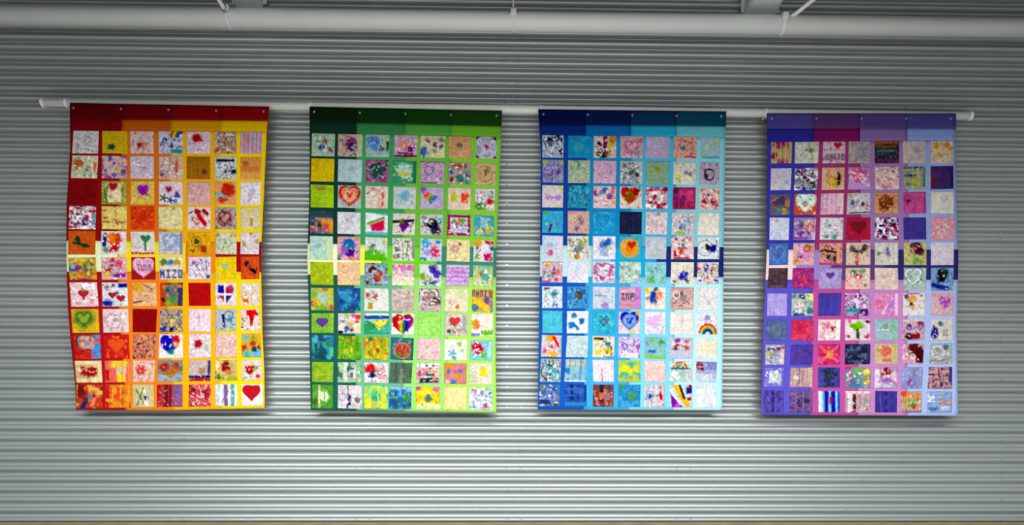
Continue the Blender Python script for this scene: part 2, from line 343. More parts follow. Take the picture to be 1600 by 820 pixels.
QUILTS['green'] = """
a4bc9c|c a01c20 .6 .35 .12|c 3438a0 .45 .62 .13|c 803890 .8 .75 .12|c 50a0b8 .32 .35 .09|q 507860,e0e8d8 20|s 88b090 4 .15;b89c94|c 804060 .5 .4 .28|c 501c50 .55 .6 .16|q d0c0b8,602848,304870 34|r c0b898 .8 0 1 1;a0bcb4|c 5c80c8 .32 .32 .26|c 5490c8 .3 .55 .24|q 5048a8,2858a0,d0e0c0 26|c 28605c .7 .65 .1|r 405028 .88 .3 .98 .7|c b8c050 .82 .2 .1;c8a4b8|c d88878 .4 .45 .22|r 90307c .6 .4 .9 .8|q a03070,ffffff 26|r 703060 0 .88 1 1|l 702060 .2 .8 .8 .85 .08;d0cca0|c 903050 .3 .22 .1|c 781c68 .6 .42 .1|c 801c50 .88 .22 .1|c 882c60 .85 .5 .09|c 3858b0 .12 .75 .17 .24|c 809040 .62 .72 .11|q 6090b8,f0f0d8 20;cf9a68|c 6a8058 .52 .42 .1|r 58704a .35 .35 .62 .5|k c89060,dca878 .3 9|q a87040 8;b8b8cc|o 7878a0 .48 .5 .4 .05|o 9c9cc0 .48 .5 .3 .05|c b03070 .52 .5 .13|T 28345c 0 0 .22 0 0 .2|T 243c78 .78 0 1 0 1 .25|T 304080 0 1 .2 1 0 .8|T 283060 1 1 .8 1 1 .8|r c87858 .75 .05 .85 .25|q e8e8f0 18
d8b804|n c8a804 .3 4|r e0c000 .75 0 1 1|s c8a000 2 .06;a9c4cc|c 5ca030 .6 .42 .12|q 90c070,b8d0dc 12|G b8ccdc;a8508c|c 1c5a68 .5 .5 .36|h 18505c .5 .5 .7|q e0a0b8,701850,18301c 44|n 285c28 .15 8;2c8c68|c a0d0c0 .5 .45 .34|q d8f0e0,489878 30|o 3ca080 .5 .45 .4 .05|r c8b838 .2 .5 .75 .66|q d8c838 10|r 187850 .85 0 1 1;c49cc0|q a05c98,e0c8e0,806090 40|o 605080 .35 .4 .18 .04|r 8c3068 0 0 1 .04|c 609090 .3 .6 .05|r 605898 0 .93 .7 1;a89898|c 304c90 .15 .42 .12|c b84020 .45 .18 .14|c b04828 .2 .12 .1|c 8c4858 .75 .15 .1|c 3c8890 .85 .45 .12|c 387880 .5 .72 .2|c 902820 .15 .78 .12|c 504880 .85 .6 .1|c 48a098 .82 .88 .12|q c89028,ffffff,385830 26;c4a274|T a83c20 .4 .3 .62 .3 .5 .66|c 5c8858 .6 .35 .12|o e0c898 .5 .5 .45 .03|o a87848 .45 .5 .36 .03|o e8d0a0 .48 .55 .58 .03|q 906838 8
9cc418|q 8ca828,a87820,c0a030 24|c a08828 .42 .15 .25 .12|r a4d008 .7 0 1 1|n 90b810 .3 5;b4c0bc|c c8583c .45 .4 .3|h c85838 .5 .48 .95|H f0b090 .5 .45 .6 .04|H a83818 .5 .45 .75 .04|H f0c0a0 .5 .45 .35 .04|q 60a0b0 8;e0d0c4|l 505048 .1 .35 .35 .1 .07|r d86040 .7 .1 .82 .9|q e0a090,c0c8a0,fff 30|n e0b0a8 .35 5|c 805850 .4 .15 .05;c8c8c8|c 58b0c8 .5 .4 .25|o a0d8e0 .5 .4 .3 .05|c c090c0 .55 .4 .1|q a0b8c0,d8c8c8,909aa0 34;b8a8cc|c d04010 .28 .38 .14|l e88018 .28 .5 .45 .32 .12|l 38a048 .38 .6 .55 .4 .12|l 2070b0 .45 .7 .68 .42 .12|c 8c58b0 .12 .1 .14|q e0b8c8,9090c0 20|c b8a0d8 .8 .7 .14;e4c8b8|r b8c820 .12 .2 .38 .65|r ec5c14 .6 .22 .88 .7|c ec5c14 .74 .4 .16|q d8b0c8,f0e8b8 16;e0d4d8|c 60a828 .25 .85 .35 .2|c c82818 .75 .6 .14|c 3498b0 .8 .2 .1|q 602868,b03030,ffffff,204080 34|c 58a8b8 .85 .38 .1|r d83020 .65 .5 .85 .75
5c6068|c d8801c .7 .45 .3|c b83c58 .68 .75 .18|c a03878 .22 .8 .16|k 284060,8898a8,c88830 .4 7|r 304858 0 0 1 .3|c 202830 .4 .6 .12|r e08c10 .82 .4 1 .95;dadade|q b8b0b8,c0b8c0,c898a8 22|c 9c98a0 .42 .35 .07|c a8a0a8 .58 .5 .07|l c0b8c0 .05 .75 .6 .75 .03;e0ece8|r 58b0d0 0 0 1 .12|T d02468 .1 .56 .86 .28 .82 .78|c d02468 .52 .62 .36 .24|T e0ece8 0 .5 .9 .1 0 0|l 68a828 .12 .52 .82 .22 .1|r 60b8d0 0 .88 1 1|l d8e0a0 .15 .58 .85 .28 .03;dcd0c8|c 603880 .5 .5 .22|T 78208c .3 .5 .8 .5 .45 .92|l 302838 0 .4 .9 .32 .14|c 808830 .4 .35 .1|q 404048,a060a0,c8a8c8 16;c8c4c4|c 202428 .55 .45 .28|c 484060 .7 .78 .24|c 50a8c0 .88 .3 .12|q 202828,806878,ffffff,303030 44|c 9c5070 .85 .85 .1;d4c4cc|r 983074 0 0 1 .13|r 983074 0 .87 1 1|r a83878 0 0 .13 1|r a02c68 .87 0 1 1|c 70a040 .3 .3 .12|c 60a028 .7 .3 .12|c 8a3048 .48 .42 .08|r b0c4d0 .18 .55 .8 .8|c c83830 .08 .9 .08|k c85050,7030a0 .12 10|q ffffff 8;3a9cb8|r 7cc0c8 .35 .1 .7 .55|T d8c010 .15 .85 .35 .5 .45 .95|T d4b818 .5 .6 .8 .5 .85 .85|c 505878 .72 .38 .08|r 60a8c0 0 .55 .2 .95|q e0f0f0,c8a070 14|c c8b020 .75 .75 .15
b4d4c0|q 9cc8c0,d8ead0 20|n a8ccc4 .4 4|r c8dcb0 .7 0 1 1|c 90b8b0 .4 .4 .14;dca0a8|c 3060b0 .5 .42 .32|c 602888 .55 .66 .22|c a858b8 .3 .6 .16|c 38887c .48 .45 .12|c e06018 .65 .94 .16 .08|c d08040 .85 .12 .08|q e0c8d8,2838a0 16|c 387078 .08 .92 .1;ccd8cc|T 60b818 0 .95 .2 .55 1 1|c 60b818 .4 .88 .55 .4|c e8c408 .88 .12 .1|q fff,888,98a8a8 18|c 707880 .35 .4 .12|r c8d0d0 .7 .2 .78 .7|r 64b81c 0 .85 1 1;e0dcd0|q 605858,807870,3c3838 36|o 505050 .2 .2 .08 .03|c 303030 .2 .55 .04|l 706858 .45 .2 .5 .8 .03|l 584838 .7 .15 .65 .85 .04|o 58585c .2 .8 .08 .03|r 8c9888 .88 0 1 .9;c8d0e0|c 48a8d0 .25 .2 .2|c d82c5c .68 .6 .24|r 2898a8 .7 .08 .92 .22|r 288898 0 .85 .3 1|q ffffff,8070b8,3888b8 26|c a898d8 .35 .62 .16|l e87080 .65 .2 .7 .5 .05;e8d898|c d0a090 .35 .42 .18|c 708038 .55 .22 .09|q e0b8b0,f0e0c0,c07890 20|c e8c8a8 .4 .2 .1;dcd4d8|c e8b020 .25 .15 .2|l c82018 .6 .1 .95 .12 .15|c 3048a0 .2 .42 .1|r c84870 .55 .6 .95 .95|c 78b838 .2 .8 .14|q 303890,ffffff,e0a0b0 24|r 2860a8 .85 .3 1 .5|c d88040 .08 .2 .08
a8c00c|q 909018,c0a850,88880c 34|n 98b010 .4 5|c a09830 .35 .3 .06|c a09830 .5 .65 .06;e8bc90|q f0d0b0,c89870,f0a888 20|l f0e8a0 .4 .9 .8 .4 .04|o d09878 .35 .3 .16 .03;8494ac|c 983828 .35 .2 .12|T cc4c18 .3 .85 .7 .35 .9 .6|c c84c18 .6 .65 .2|q 303c58,b8c8d8,602820 40|c 50b0b8 .7 .15 .1|k 503038,a8b8c8 .35 8;e0c0c8|r d86898 0 .05 1 .3|k c05888,e8d8d0,c0a0d0 .35 9|r e4dcc0 0 .58 1 1|q c898c8,e0b8a0 18;d4d8dc|c 4c4898 .6 .2 .2|c 5048a0 .8 .45 .18|c 504498 .55 .85 .28 .12|c 90b048 .2 .7 .14|c a8c058 .45 .7 .12|q e8e8e0,5848a8 24|c 74a828 .15 .5 .14;d4a8d8|q b070c0,e8d0ec,8080d0 34|l b058b0 .2 .3 .9 .35 .04|l c060c0 .15 .7 .6 .4 .04|t b878c8 5 .3|r c8c0d8 .1 0 .9 .1;8cb898|r c8c890 0 .6 .9 1|c d8c010 .2 .35 .13|c 98582c .42 .4 .12|c 50a888 .6 .6 .2 .3|r d8c428 .85 .1 .93 .6|q f0f4e8,68a0a0 26|l d8e058 .45 .9 .2 .6 .05
b4b838|c a8c4c8 .5 .45 .22|c c83c28 .12 .68 .13|r c86420 .5 0 .75 .12|c d8b818 .28 .6 .12|c d04828 .88 .88 .12|q 60a040,c8d048,98a8b8 28|c 78a838 .15 .3 .14|r 7cac30 .2 .8 .7 1;1c58a0|c 2878b0 .3 .3 .18|c 2c90b0 .5 .5 .16|c 204890 .8 .25 .2|k 103c88,3890c0 .35 5|c 183c70 .55 .85 .3 .14|q 3ca8c0 10;e0dcd4|c c84c28 .15 .32 .12|T c85c38 .3 .4 .55 .2 .55 .55|c 90a8b8 .35 .22 .12|r c09848 .15 .62 .35 .92|T 98b8a8 .1 .5 .3 .4 .4 .62|q b0d0c0,f0f0e8 10;c8b4ac|q a08080,d8c8b8,98887c 50|o b09090 .35 .4 .25 .04|k a89088,d8c8c0 .35 14|q e898a0 6;c4b0ac|H 403038 .45 .4 .82 .05|H f0e8e8 .45 .42 .68 .05|H 8c6068 .45 .42 .5 .05|c b08080 .45 .4 .14|c 58484c .8 .55 .2|q c86838,504858,fff 24;e4d8b8|c d87050 .58 .8 .1|c d0a8a0 .25 .6 .14|q e0b8a8,d8e0b0,f0e8d0 16|c c8d8a0 .7 .25 .2;cca868|w VANI 5a2840 .0 .04 .72|c 3c7898 .15 .78 .2|l e8c010 .1 .5 .7 .75 .24|l e8c010 .5 .7 .8 .98 .14|c 50508c .72 .5 .15|r a06850 .8 .05 1 .4|r 988090 .85 .5 1 1|q c86030 10
7cb030|A 5c3490 .48 .5 .58|c 583090 .45 .42 .18|n 70a828 .3 6|r 88b838 .85 0 1 1;dcccc0|c d83c28 .88 .2 .14|c d85c28 .8 .4 .12|c 7858a8 .2 .4 .12|c d8b018 .5 .55 .13|c 4068b0 .35 .8 .14|c 803c28 .6 .8 .1|c c860a8 .65 .12 .1|c 90b848 .38 .15 .12|r 282028 0 .85 .22 1|q ffffff,90a8c8 16|c d8c848 .92 .75 .1;20a080|r 1c4c9c 0 .1 1 .28|r e0ece8 0 0 1 .1|r 90c8c0 0 .28 1 .38|T e8d808 .3 .4 1 .3 .6 .85|c 208858 .2 .65 .24|c 1c9c50 .15 .85 .25|c 38a890 .85 .75 .2|q 187858,68c0b0 14;e8dcd8|h b82c38 .5 .5 .95|r b82030 .06 .2 .3 .65|r d86c20 .3 .22 .42 .8|r e0c418 .4 .35 .52 .88|r 389058 .48 .35 .6 .95|r 2050a0 .58 .2 .75 .85|r 9038a0 .75 .2 .9 .6|q ffffff 6;96d860|k 88cc54,a8e070 .35 10;c8c0b0|A c83434 .45 .38 .5|c c83030 .45 .38 .18|q 303838,e8e8d8,607060,d87878 44|c 40484c .2 .8 .09|r a8a0b0 .78 .1 .95 .9|q f0d8d0 10;e4dcd8|c e08c20 .2 .45 .22|r 7cb82c .45 .72 1 .95|c d86c18 .3 .62 .08|r 8088b8 0 .85 .4 1|q d8d0e0,f0e8e0 14|r e8dcc8 .6 0 1 .7
2c70a0|r 2858b0 0 0 .8 .2|c 2c9c88 .2 .5 .22|c 30a890 .65 .4 .16|r 38b080 .8 .5 1 1|k 145070,1c4858,40a8a0 .4 5|T 184c50 .1 1 .4 .6 .7 1|c 207838 .75 .35 .12|c 14485c .5 .8 .2;68ac18|c d08820 .4 .6 .09|c d8c428 .58 .62 .1|k 488c10,98c428,409818 .45 6|r a07820 .35 .15 .7 .25|q 409010,b0a828 30|c 508c18 .85 .55 .14;b4b818|c a02c20 .28 .68 .12|c c84018 .15 .25 .1|c a86828 .7 .12 .1|c 90441c .55 .58 .08|k 8ca818,d8c828,c87820 .4 7|q 708c10,d88820 20|c 288038 .28 .1 .1;186c80|r a03c38 .2 .25 .85 .9|c b02420 .65 .4 .18|c 486c38 .3 .78 .14|c 8c4c28 .75 .75 .14|q 508c60,d88860 18|r 105868 .9 0 1 1|o b89870 .52 .58 .34 .02;dcb8b8|q e0d0a8,d8a0c8,c8b0c0 40|c c898c8 .15 .85 .15|k e8c8a0,d8a0b8 .3 9|c c8d8b0 .45 .6 .12;e4e4d4|f 60a8c8 .35 .68 .22|c 98b848 .65 .2 .11|c 98c080 .8 .5 .09|c 60a890 .4 .9 .09|c c0b8d8 .35 .4 .08|q f0f0e0,c8d8c0 10;7cbcc8|c c02c54 .28 .3 .22|c c83858 .45 .5 .2|h b82c50 .32 .45 .55|c 58b060 .65 .65 .15|q 98d8e8,58c0d8,ffffff 22|c 3cb838 .62 .8 .1|r a0d0d8 .8 .1 .95 .8
80a81c|n 6c9c18 .4 5|q 98c028,a8a020 24|r 88b020 .7 0 1 1|l a0b838 .1 .65 .9 .6 .05;94b498|c 304c88 .45 .35 .12|c 7c4090 .6 .62 .12|q 38704c,d8e8c8 24|r c8d8b0 .25 0 .4 1|r d8d8c0 .65 .3 .75 .9|k a8c898,486c58 .3 6;d8ccd0|c cc2820 .22 .3 .24|r 206078 .15 .55 .4 .75|o d06870 .65 .5 .22 .04|o c88858 .65 .5 .12 .04|q 284060,ffffff,b86878 30|c 284868 .35 .6 .12;4c6450|s 3c4c40 3 .3|n 506c58 .3 5|r 70806c .45 .3 .6 1|q 405848 14;c8b0ac|r d84c70 .05 .35 .25 .65|c e07890 .35 .45 .16|r 284c40 .15 .72 .9 .95|r e0b898 .55 .3 1 .55|q 483c60,ffffff 18|r e0dce4 0 0 1 .2|k 286848,d87880 .25 7;c88058|c d8881c .2 .15 .15|c d87890 .55 .2 .14|c 4068b8 .2 .42 .12|c d07898 .4 .5 .14|c d88c20 .62 .6 .13|c 5070c0 .75 .35 .11|c cc6c78 .9 .2 .14|c 4c70c0 .42 .88 .12|c c86c88 .85 .85 .12|c c85c28 .5 .4 .08|r d8b0b8 .05 .8 .25 1;d8d0bc|c dcc818 .62 .42 .24|c e8d008 .62 .42 .16|r c0c4a0 0 .3 .35 .9|q e8e8e0,c0a8b8 18
4c9428|c d8d8b0 .6 .45 .22|r c8d8a0 .25 0 .4 1|o 68a040 .45 .5 .35 .05|o 387820 .45 .5 .45 .04|s 488c20 3 .2|c 387018 .15 .7 .15;d0c4c8|r 283c70 .42 .4 .55 .85|r 383c40 .38 0 .44 1|q ffffff,98a8b0,b08890 28|c 786868 .8 .6 .14|o 909aa0 .2 .5 .15 .04;98c85c|c 38a068 .5 .45 .2|r d8cc20 0 .55 .25 .95|c d8a820 .4 .85 .14|s a8d878 3 .2|k d8d838,58b870 .35 5|r d0cc38 .7 .3 .9 1;2860a0|c 285c48 .3 .4 .15|c 38882c .75 .45 .16|k 184c80,388c40,5098d0 .45 6|r 80a8c8 0 0 1 .15|c 1c4890 .3 .85 .2|q 50a0d8,287838 20;d8bc20|c 58745c .5 .5 .16|o e8d010 .5 .5 .32 .16|r c85070 0 0 .2 .15|c d060a0 .85 .12 .14|r d8d090 0 .75 1 1|c d8a818 .2 .5 .1|q 907828,f0e888 14;e0cf8c|s e8d8a0 4 .3|n d8c880 .3 4;ccccd8|k 6888a8,9aa0b8,fff .4 9|r c88088 .12 .05 .32 .25|c c83c48 .72 .8 .12|q 5890a8,788090,ffffff 34|c 708c70 .6 .2 .1|c 70b8c8 .9 .05 .08
"""
QUILTS['blue'] = """
a0b0c4|r 28384c .1 .1 .95 .28|k 202c40,d0d8e0 .25 10|c 506880 .35 .35 .13|q 304058,fff 20|l 304050 .05 .2 .2 .6 .05;0c88b8|k 0880b0,2098c4 .3 8|c 2c98b0 .5 .5 .2;c8b0a8|r 781c58 .42 0 .6 1|c 24204c .25 .35 .12|c d0bc18 .75 .42 .12|c 302c30 .35 .8 .2|o e8e0e0 .2 .8 .16 .04|r c08048 .7 0 1 .3|c 907020 .65 .8 .14|q 181828,ffffff,c05040 24;c898a8|q 80a0a8,c04868,e8c8d0 44|H b85878 .5 .5 .5 .05|c 7090a8 .75 .8 .1|c c86070 .9 .2 .1;aaa4c4|q b8a8cc,9c98c0 16|r b4aad0 .1 .1 .8 .9|g b49ab8;d89888|q 605040,b07058,a86860 26|c 287088 .42 .55 .12|q 385060 6|l c82c60 .55 .9 .95 .95 .08;98b4bc|c b8c05c .85 .2 .1|c a8c8a8 .35 .5 .14|r 2c98a8 .3 .92 1 1|l 389cac .1 .95 .9 .93 .07|q 90a8b0 8
8c88b4|o 581c80 .35 .55 .14 .05|c 602078 .35 .55 .07|c 682c78 .75 .55 .12|c b0b850 .12 .08 .12|c a8a868 .9 .1 .12|q 4c4890,c8c0e0 30|o 7870b0 .35 .55 .3 .04;a4b89c|q 48907c,c89888,d8dcb8 34|c 509080 .4 .2 .18|l 5c9c8c .1 .1 .2 .6 .08|n b0b890 .3 6;d4acc4|o a880b8 .5 .45 .3 .05|c 7c80c8 .62 .5 .14|q e8d0e4,a888c0,e898a8 26|s dc98b0 4 .12;b8b8b8|q 282c30,505458,fff,686c70 54|c 384048 .5 .5 .12|c 404448 .75 .62 .1|c 686c74 .2 .2 .12;84a484|c 8c9014 .45 .35 .12|q 98a890,7c9884 18|T 7c8c20 .3 .2 .6 .3 .5 .5;d4ccbc|c c8cc28 .25 .7 .14|c 7c688c .55 .5 .09|q a08c90,fff,9098b0 18|c 8c7888 .75 .55 .08;b09cb4|q 50405c,c8b8cc 20|o 383038 .5 .55 .24 .08|c 504450 .35 .65 .12|l 403848 .2 .3 .4 .75 .05|c 908c88 .68 .5 .12
dccccc|c b084c8 .3 .55 .14|c b084c8 .75 .55 .14|r b890cc .3 .5 .75 .6|r d8c838 .8 0 .95 .2|r d8c878 .6 .9 1 1|q e8dcd8 10;2490b4|q 104c68,187898,48b8c8 50|k 185c78,3cb0c8 .4 9|c 3c6890 .8 .5 .1;e0c0c8|c b0106c .1 .35 .14|c 3468a8 .5 .2 .13|c 5858a0 .7 .45 .14|c 409890 .3 .3 .1|r e0a818 .82 .55 1 .8|r e07878 .78 0 .95 .35|q c83838,fff,e08890 28;e0d4d0|h b84818 .45 .42 .8|c 7c7820 .45 .42 .18|q 5c6010,c82c10,e8a030 24|c 703820 .85 .12 .1|c c83c20 .12 .1 .08;d8b0b8|k a01c48,fff,c85070 .5 7|c 98183c .85 .15 .13|c 98183c .25 .15 .1|c a02c48 .35 .55 .1|c 98203c .85 .8 .12|q 801030,f0e0e4 30;a0185c|c 482078 .4 .45 .2|c 50183c .15 .15 .15|r c84878 .55 .15 .95 .85|r b01848 .6 .6 .9 .95|k 781060,c83068 .4 6|c 701838 .3 .8 .2|s b01c64 3 .2;e4b4a8|c a82840 .3 .6 .12|c a83048 .7 .65 .14|c 3868b0 .45 .35 .09|c e07838 .95 .2 .1|q ffffff,304880,c04048 36|c 902030 .85 .8 .08
30a4cc|r 50b028 0 0 .25 .15|l 502868 .45 .55 .35 .9 .12|l 303878 .5 .5 .4 .65 .1|c 6070a0 .7 .6 .08|q 2080b0,50c0e0 16|c a0d0e8 .22 .6 .06;d0a494|c 705c98 .65 .55 .12|c 805c98 .4 .8 .1|c 685888 .55 .3 .09|o e8d8d4 .3 .3 .1 .04|q a87058,d8b8a8 16;1894cc|H 3ca8dc .42 .4 .7 .04|q 1080b8,48b0e0 16|H 1078b0 .42 .42 .5 .03;161c3c|k 101430,20284c .3 9|s 1c2448 3 .1;d8c4cc|q a88c80,c898b0,f4f0ec 44|o fff .12 .75 .1 .04|c d8a8b8 .5 .6 .12|c a08838 .6 .1 .06;d0c0c8|q 708cb0,a8a048,ffffff,607888 40|c 7898b8 .5 .6 .12|r a8b058 .2 .85 .6 1|c 304858 .38 .7 .04|c 8c98b8 .7 .4 .12;e6dcd0|n dcd2c4 .3 4|s ece0d4 3 .1
c4d4e4|c d85480 .4 .7 .13|T d85880 .15 .75 .5 .6 .4 .85|q a8b8d8,d8c0d8 12|c b0b8d8 .35 .4 .15|r d8d4e4 .7 0 1 1;d8d4c4|c 6c8ca0 .45 .6 .18|c 94502c .12 .2 .06|c d89838 .45 .9 .14|c c8c068 .8 .15 .16|q 503848,a87030,ffffff 36|c 9c7c78 .62 .5 .14|c 78a068 .6 .3 .12;e4e0ec|c 3c68b8 .5 .38 .2|c 3c70c0 .7 .25 .14|c a0b8d8 .5 .68 .2|c b8c8a0 .72 .55 .12|q b088a0,f0ece8 14;3ca8b8|c d89c30 .46 .5 .42|c d8b058 .25 .5 .12|c e07828 .46 .5 .18|A c81c10 .55 .4 .42;bcc4cc|q c8ccd4,a8b0bc,d0c0d8 20|c c8a8d0 .15 .3 .1|n b0bcc4 .3 5;e0bcbc|k a83048,f0e8e4 .3 6|c 3c8080 .45 .35 .12|r d85c48 .35 .5 .55 .8|c 702020 .2 .08 .05|c 902840 .8 .1 .07|q c83c48,ffffff 24|r a82840 .1 .92 .8 1;d8dce0|c 203088 .75 .48 .15|c 4c3c10 .45 .45 .12|l 181818 .4 .35 .5 .6 .08|o 404450 .35 .5 .35 .02|q 181820,ffffff 14|c 1c3090 .7 .55 .12
d8a8b8|c d8a020 .35 .08 .16|c 3058b0 .6 .35 .1|c c83058 .6 .55 .1|o 308c88 .3 .7 .22 .06|c 48b0a8 .3 .75 .12|c d87048 .8 .5 .12|c b82850 .68 .85 .1|q 188080,ffffff,e08890 30|r d8489c 0 .9 .4 1;e0e0ec|q d8c0e0,e8d8e0,b8d0e8 20|c c8d8ec .5 .4 .2|c e8c8d8 .4 .7 .12;e0d0dc|q a03888,7030a0,c8508c,fff 56|c 503090 .4 .75 .06|H b85898 .45 .45 .7 .05;b4ccc0|q 708c88,a0b8a8,e8f0ec 36|k 7c9898,d0e0d0 .35 9|c b0a8e0 .8 .92 .12;88c4d0|r 78b868 .1 .72 .9 .95|q 3c9048,a8d8e0 22|c 58a848 .4 .75 .12|n 98ccd8 .3 5;e4dcc8|c 4c50b0 .55 .65 .22|T 4850a8 .3 .85 .5 .4 .8 .5|c 783c28 .2 .88 .09|c 805038 .75 .85 .09|q f0e8d8,c8a0a0 12;dcccd0|k 3838a0,c04878,c8b020 .25 6|c 3c40a8 .42 .32 .09|q 3038a0,ffffff,903070,508c38 36|r c8b410 .82 .25 .92 .45|c c8b020 .6 .92 .08
d8dce4|c 388098 .6 .35 .17|c 2868c0 .65 .85 .16|q 485868,ffffff,a0b0c0 26|r 384450 .1 .05 .4 .13|q b8c0d0 10;3c90c8|c 3c4440 .55 .4 .2|c 706048 .5 .38 .09|c 2060a0 .75 .25 .14|q 2848a0,90c0e0,182c58 30|c 3078b8 .15 .5 .14;ccd0dc|q a8a0c0,c8b0d8,88b0c8 24|c a880c0 .55 .85 .16|l 9098b8 .1 .4 .6 .42 .06|c 80b0a8 .3 .35 .08;cc90b8|w INPH 38384c .1 .28 .78|r d8b0c4 0 .12 1 .24|r d88090 0 .75 .7 .85|q c87048,8c8088 16|r c87cc8 .75 0 1 1;e8e0d0|c d8c810 .12 .12 .15|c 1c50a8 .42 .5 .2 .3|c f08058 .68 .4 .18|c 685040 .12 .52 .08|c 403c38 .5 .1 .1|q ffffff,c0a878 10;d0a098|c 605058 .4 .38 .11|q 3c3034,e8d0c8,786870 28|c 90848c .55 .5 .16|r c88478 0 0 1 .06|o e8d8d0 .25 .35 .14 .04;e0dcdc|q d0c0cc,e8dcd8,c8c0c4 16|c c8b8b8 .55 .65 .08|l c8bcc8 .2 .4 .9 .5 .04
48b8d0|n 3cb0cc .4 5|s 58c4d8 4 .12|l 40c0a8 .1 .55 .8 .5 .03;e6e4e2|c 1c7cb8 .35 .22 .12|c 1c80c0 .72 .42 .14|c 2888c0 .22 .62 .16|c 1c78b4 .5 .78 .1|l 2080bc .2 .55 .45 .7 .12|r 1c7cb8 .6 .35 .78 .6;28a8c4|H 107088 .5 .42 .4 .05|c 386c78 .55 .4 .1|c 905858 .7 .45 .07|q 1890b0,58c8dc 22|H 58c8dc .5 .45 .6 .03;dcc8cc|q e8c8d0,d84878,e8c8c0 8|h 1038a8 .5 .42 .86|H 88a8e0 .5 .42 .42 .05|c 4060b8 .5 .42 .12|q e8c8d0,d84878,e8a020 4|c d8b030 .88 .08 .08|H 88a8e0 .5 .42 .4 .05|c d0c058 .65 .92 .09;e4dce0|q d0a0d0,e0b8d8,c0c0e0 26|h dcb8dc .45 .5 .6|q c898cc 10;e4dcd4|c e0b8b8 .5 .4 .1|q e8d0d0,d8e0d0 16|r e0c8c8 .47 .2 .53 .6;e4dce4|R .52 .98 .45|c 8c80b0 .5 .25 .13|q b088b8,ffffff,9098c8 18|c 404888 .45 .85 .05
ccc0cc|c e0a018 .4 .1 .2|l d83c38 .6 .1 .85 .5 .14|c c84068 .5 .55 .14|c d84858 .15 .72 .13|c e8a820 .55 .92 .26|q 90c8c0,ffffff,c84870 20|r a8acb0 .88 .1 1 .9|c 48a898 .38 .4 .08;bcd0d4|q a8b8bc,c8dcd8,b0a8c8 28|n b0c4c4 .3 8;e0d4b8|r 584c40 .05 .06 .5 .2|c 207898 .65 .35 .14|c d8c818 .3 .75 .13|r d0b820 .55 .6 .9 .8|c 184858 .8 .52 .09|q 403830,f0e8c8,c8a838 26|r 6890a8 .5 .92 1 1;c8b4d8|q 8050b0,4858b0,ffffff,b060b8 46|c b048a8 .95 .45 .12|o 6048b0 .3 .45 .12 .05|r d8d0e8 .1 .75 .9 1;80b4b8|c 70b848 .35 .15 .12|c 38983c .8 .25 .14|r 3070b8 .15 .6 .5 .75|r 84c048 0 .86 1 1|c 6c90b8 .15 .3 .12|q 90c0c8 10;c4b4c4|c 9830a0 .35 .14 .12|c c86090 .75 .2 .1|c 703c30 .3 .5 .16|c a05830 .7 .48 .12|q 884030,ffffff,d080a0 28|r b8b8d0 0 .6 1 1;dcd8c8|c e8c838 .58 .5 .15|n d4d4c8 .3 4|r e0d4b8 0 .4 1 .6
98a4a8|o 283038 .35 .55 .3 .05|c 48a0b8 .65 .6 .2|q 181c24,f0f4f4,303840 44|l 202830 .2 .05 .3 .35 .05|l 283038 .4 .05 .45 .35 .05|l 202830 .6 .05 .6 .3 .05|q 78c8d8 10;7cb0c4|r b0b090 0 .05 1 .3|r d0c8a8 .1 .16 .7 .22|s 4890b8 4 .3|r 3878b0 0 .4 .2 1|n 98b8c8 .3 4|l d8e0e8 0 .95 1 .97 .06;dcd4dc|s d0c0cc 3 .2|r b08c98 .4 .4 .48 1|q e8e4e8 12;a8c050|c 38a888 .6 .2 .14|c e0c818 .3 .35 .16|c e0a008 .5 .88 .14|r e8d010 .4 .5 .6 .8|k d8d020,58b080 .4 5|c d8c818 .8 .4 .14|c 58a860 .15 .75 .1;e4bcb8|q d89098,f0d8d4,e8a8a0 44|n e8c8c0 .3 8;b8d0cc|R .45 .4 .34|r 206898 .05 .32 .9 .4|o e8ece8 .35 .7 .12 .06|c 98c0a8 .6 .62 .16|q 4c8898,ffffff,c88c78 26|r c8b8c8 .8 .5 1 .9;9c9cc4|c a01830 .2 .2 .2|r 7c78b4 .45 0 1 .4|c 701428 .28 .32 .12|r c4c8d4 0 .6 1 1|q 8890c0,b8c0d8 18|s 888cc0 4 .1
3468ac|c 7c7c28 .2 .12 .13|c a8a048 .8 .6 .12|o 6c74c0 .6 .6 .25 .08|c 606cb8 .45 .5 .14|q 183c80,c8c8d0,303848 34|r 203870 0 .7 .5 .9|c 38301c .8 .9 .1|n c8c8b8 .15 6;1c4898|s 103080 3 .3|n 2c5cac .4 4|r 101c60 .3 0 .4 .7|l 3068b8 0 .2 .4 .2 .05|l 3068b8 0 .5 .4 .5 .05|r 2c70b8 0 .8 1 1;783030|s 98401c 3 .3|r 202030 .3 0 .5 .8|c d05c20 .45 .5 .13|r 8c6078 .55 .35 .85 .7|q e08030,501818,d0a0a0 26|c 48304c .8 .15 .14;2480b4|c 3c8838 .15 .12 .12|c 488c20 .62 .5 .17|n 3494c4 .4 5|q 1c68a0,48a8c8 20|o 1c6c98 .62 .5 .26 .03;c8c0c8|c 2858b0 .25 .5 .14|T c83840 .6 .7 .9 .7 .8 .2|c d8a820 .8 .08 .1|r e0b0a8 .1 .85 .95 1|s a8a8c0 4 .2|q 503040,ffffff,904858 20|o 8c98a8 .25 .5 .2 .04;b8c8cc|l e0b018 .25 .05 .5 .4 .2|l e0a818 .5 .5 .8 .9 .2|l 28101c .45 0 .65 .6 .1|r 1c4888 .75 .1 1 .4|T 7c18a0 .05 .4 .6 1 .1 1|c d060c0 .35 .95 .12|r 882840 .85 0 1 .2|r a03020 .75 .55 .95 .7|l d8f0f0 .05 .2 .45 .85 .05;ccd0d4|n d8dadc .4 4|s d8dce0 3 .15|q e4e4e8 12|r b8c8c8 0 .1 .2 .2
"""
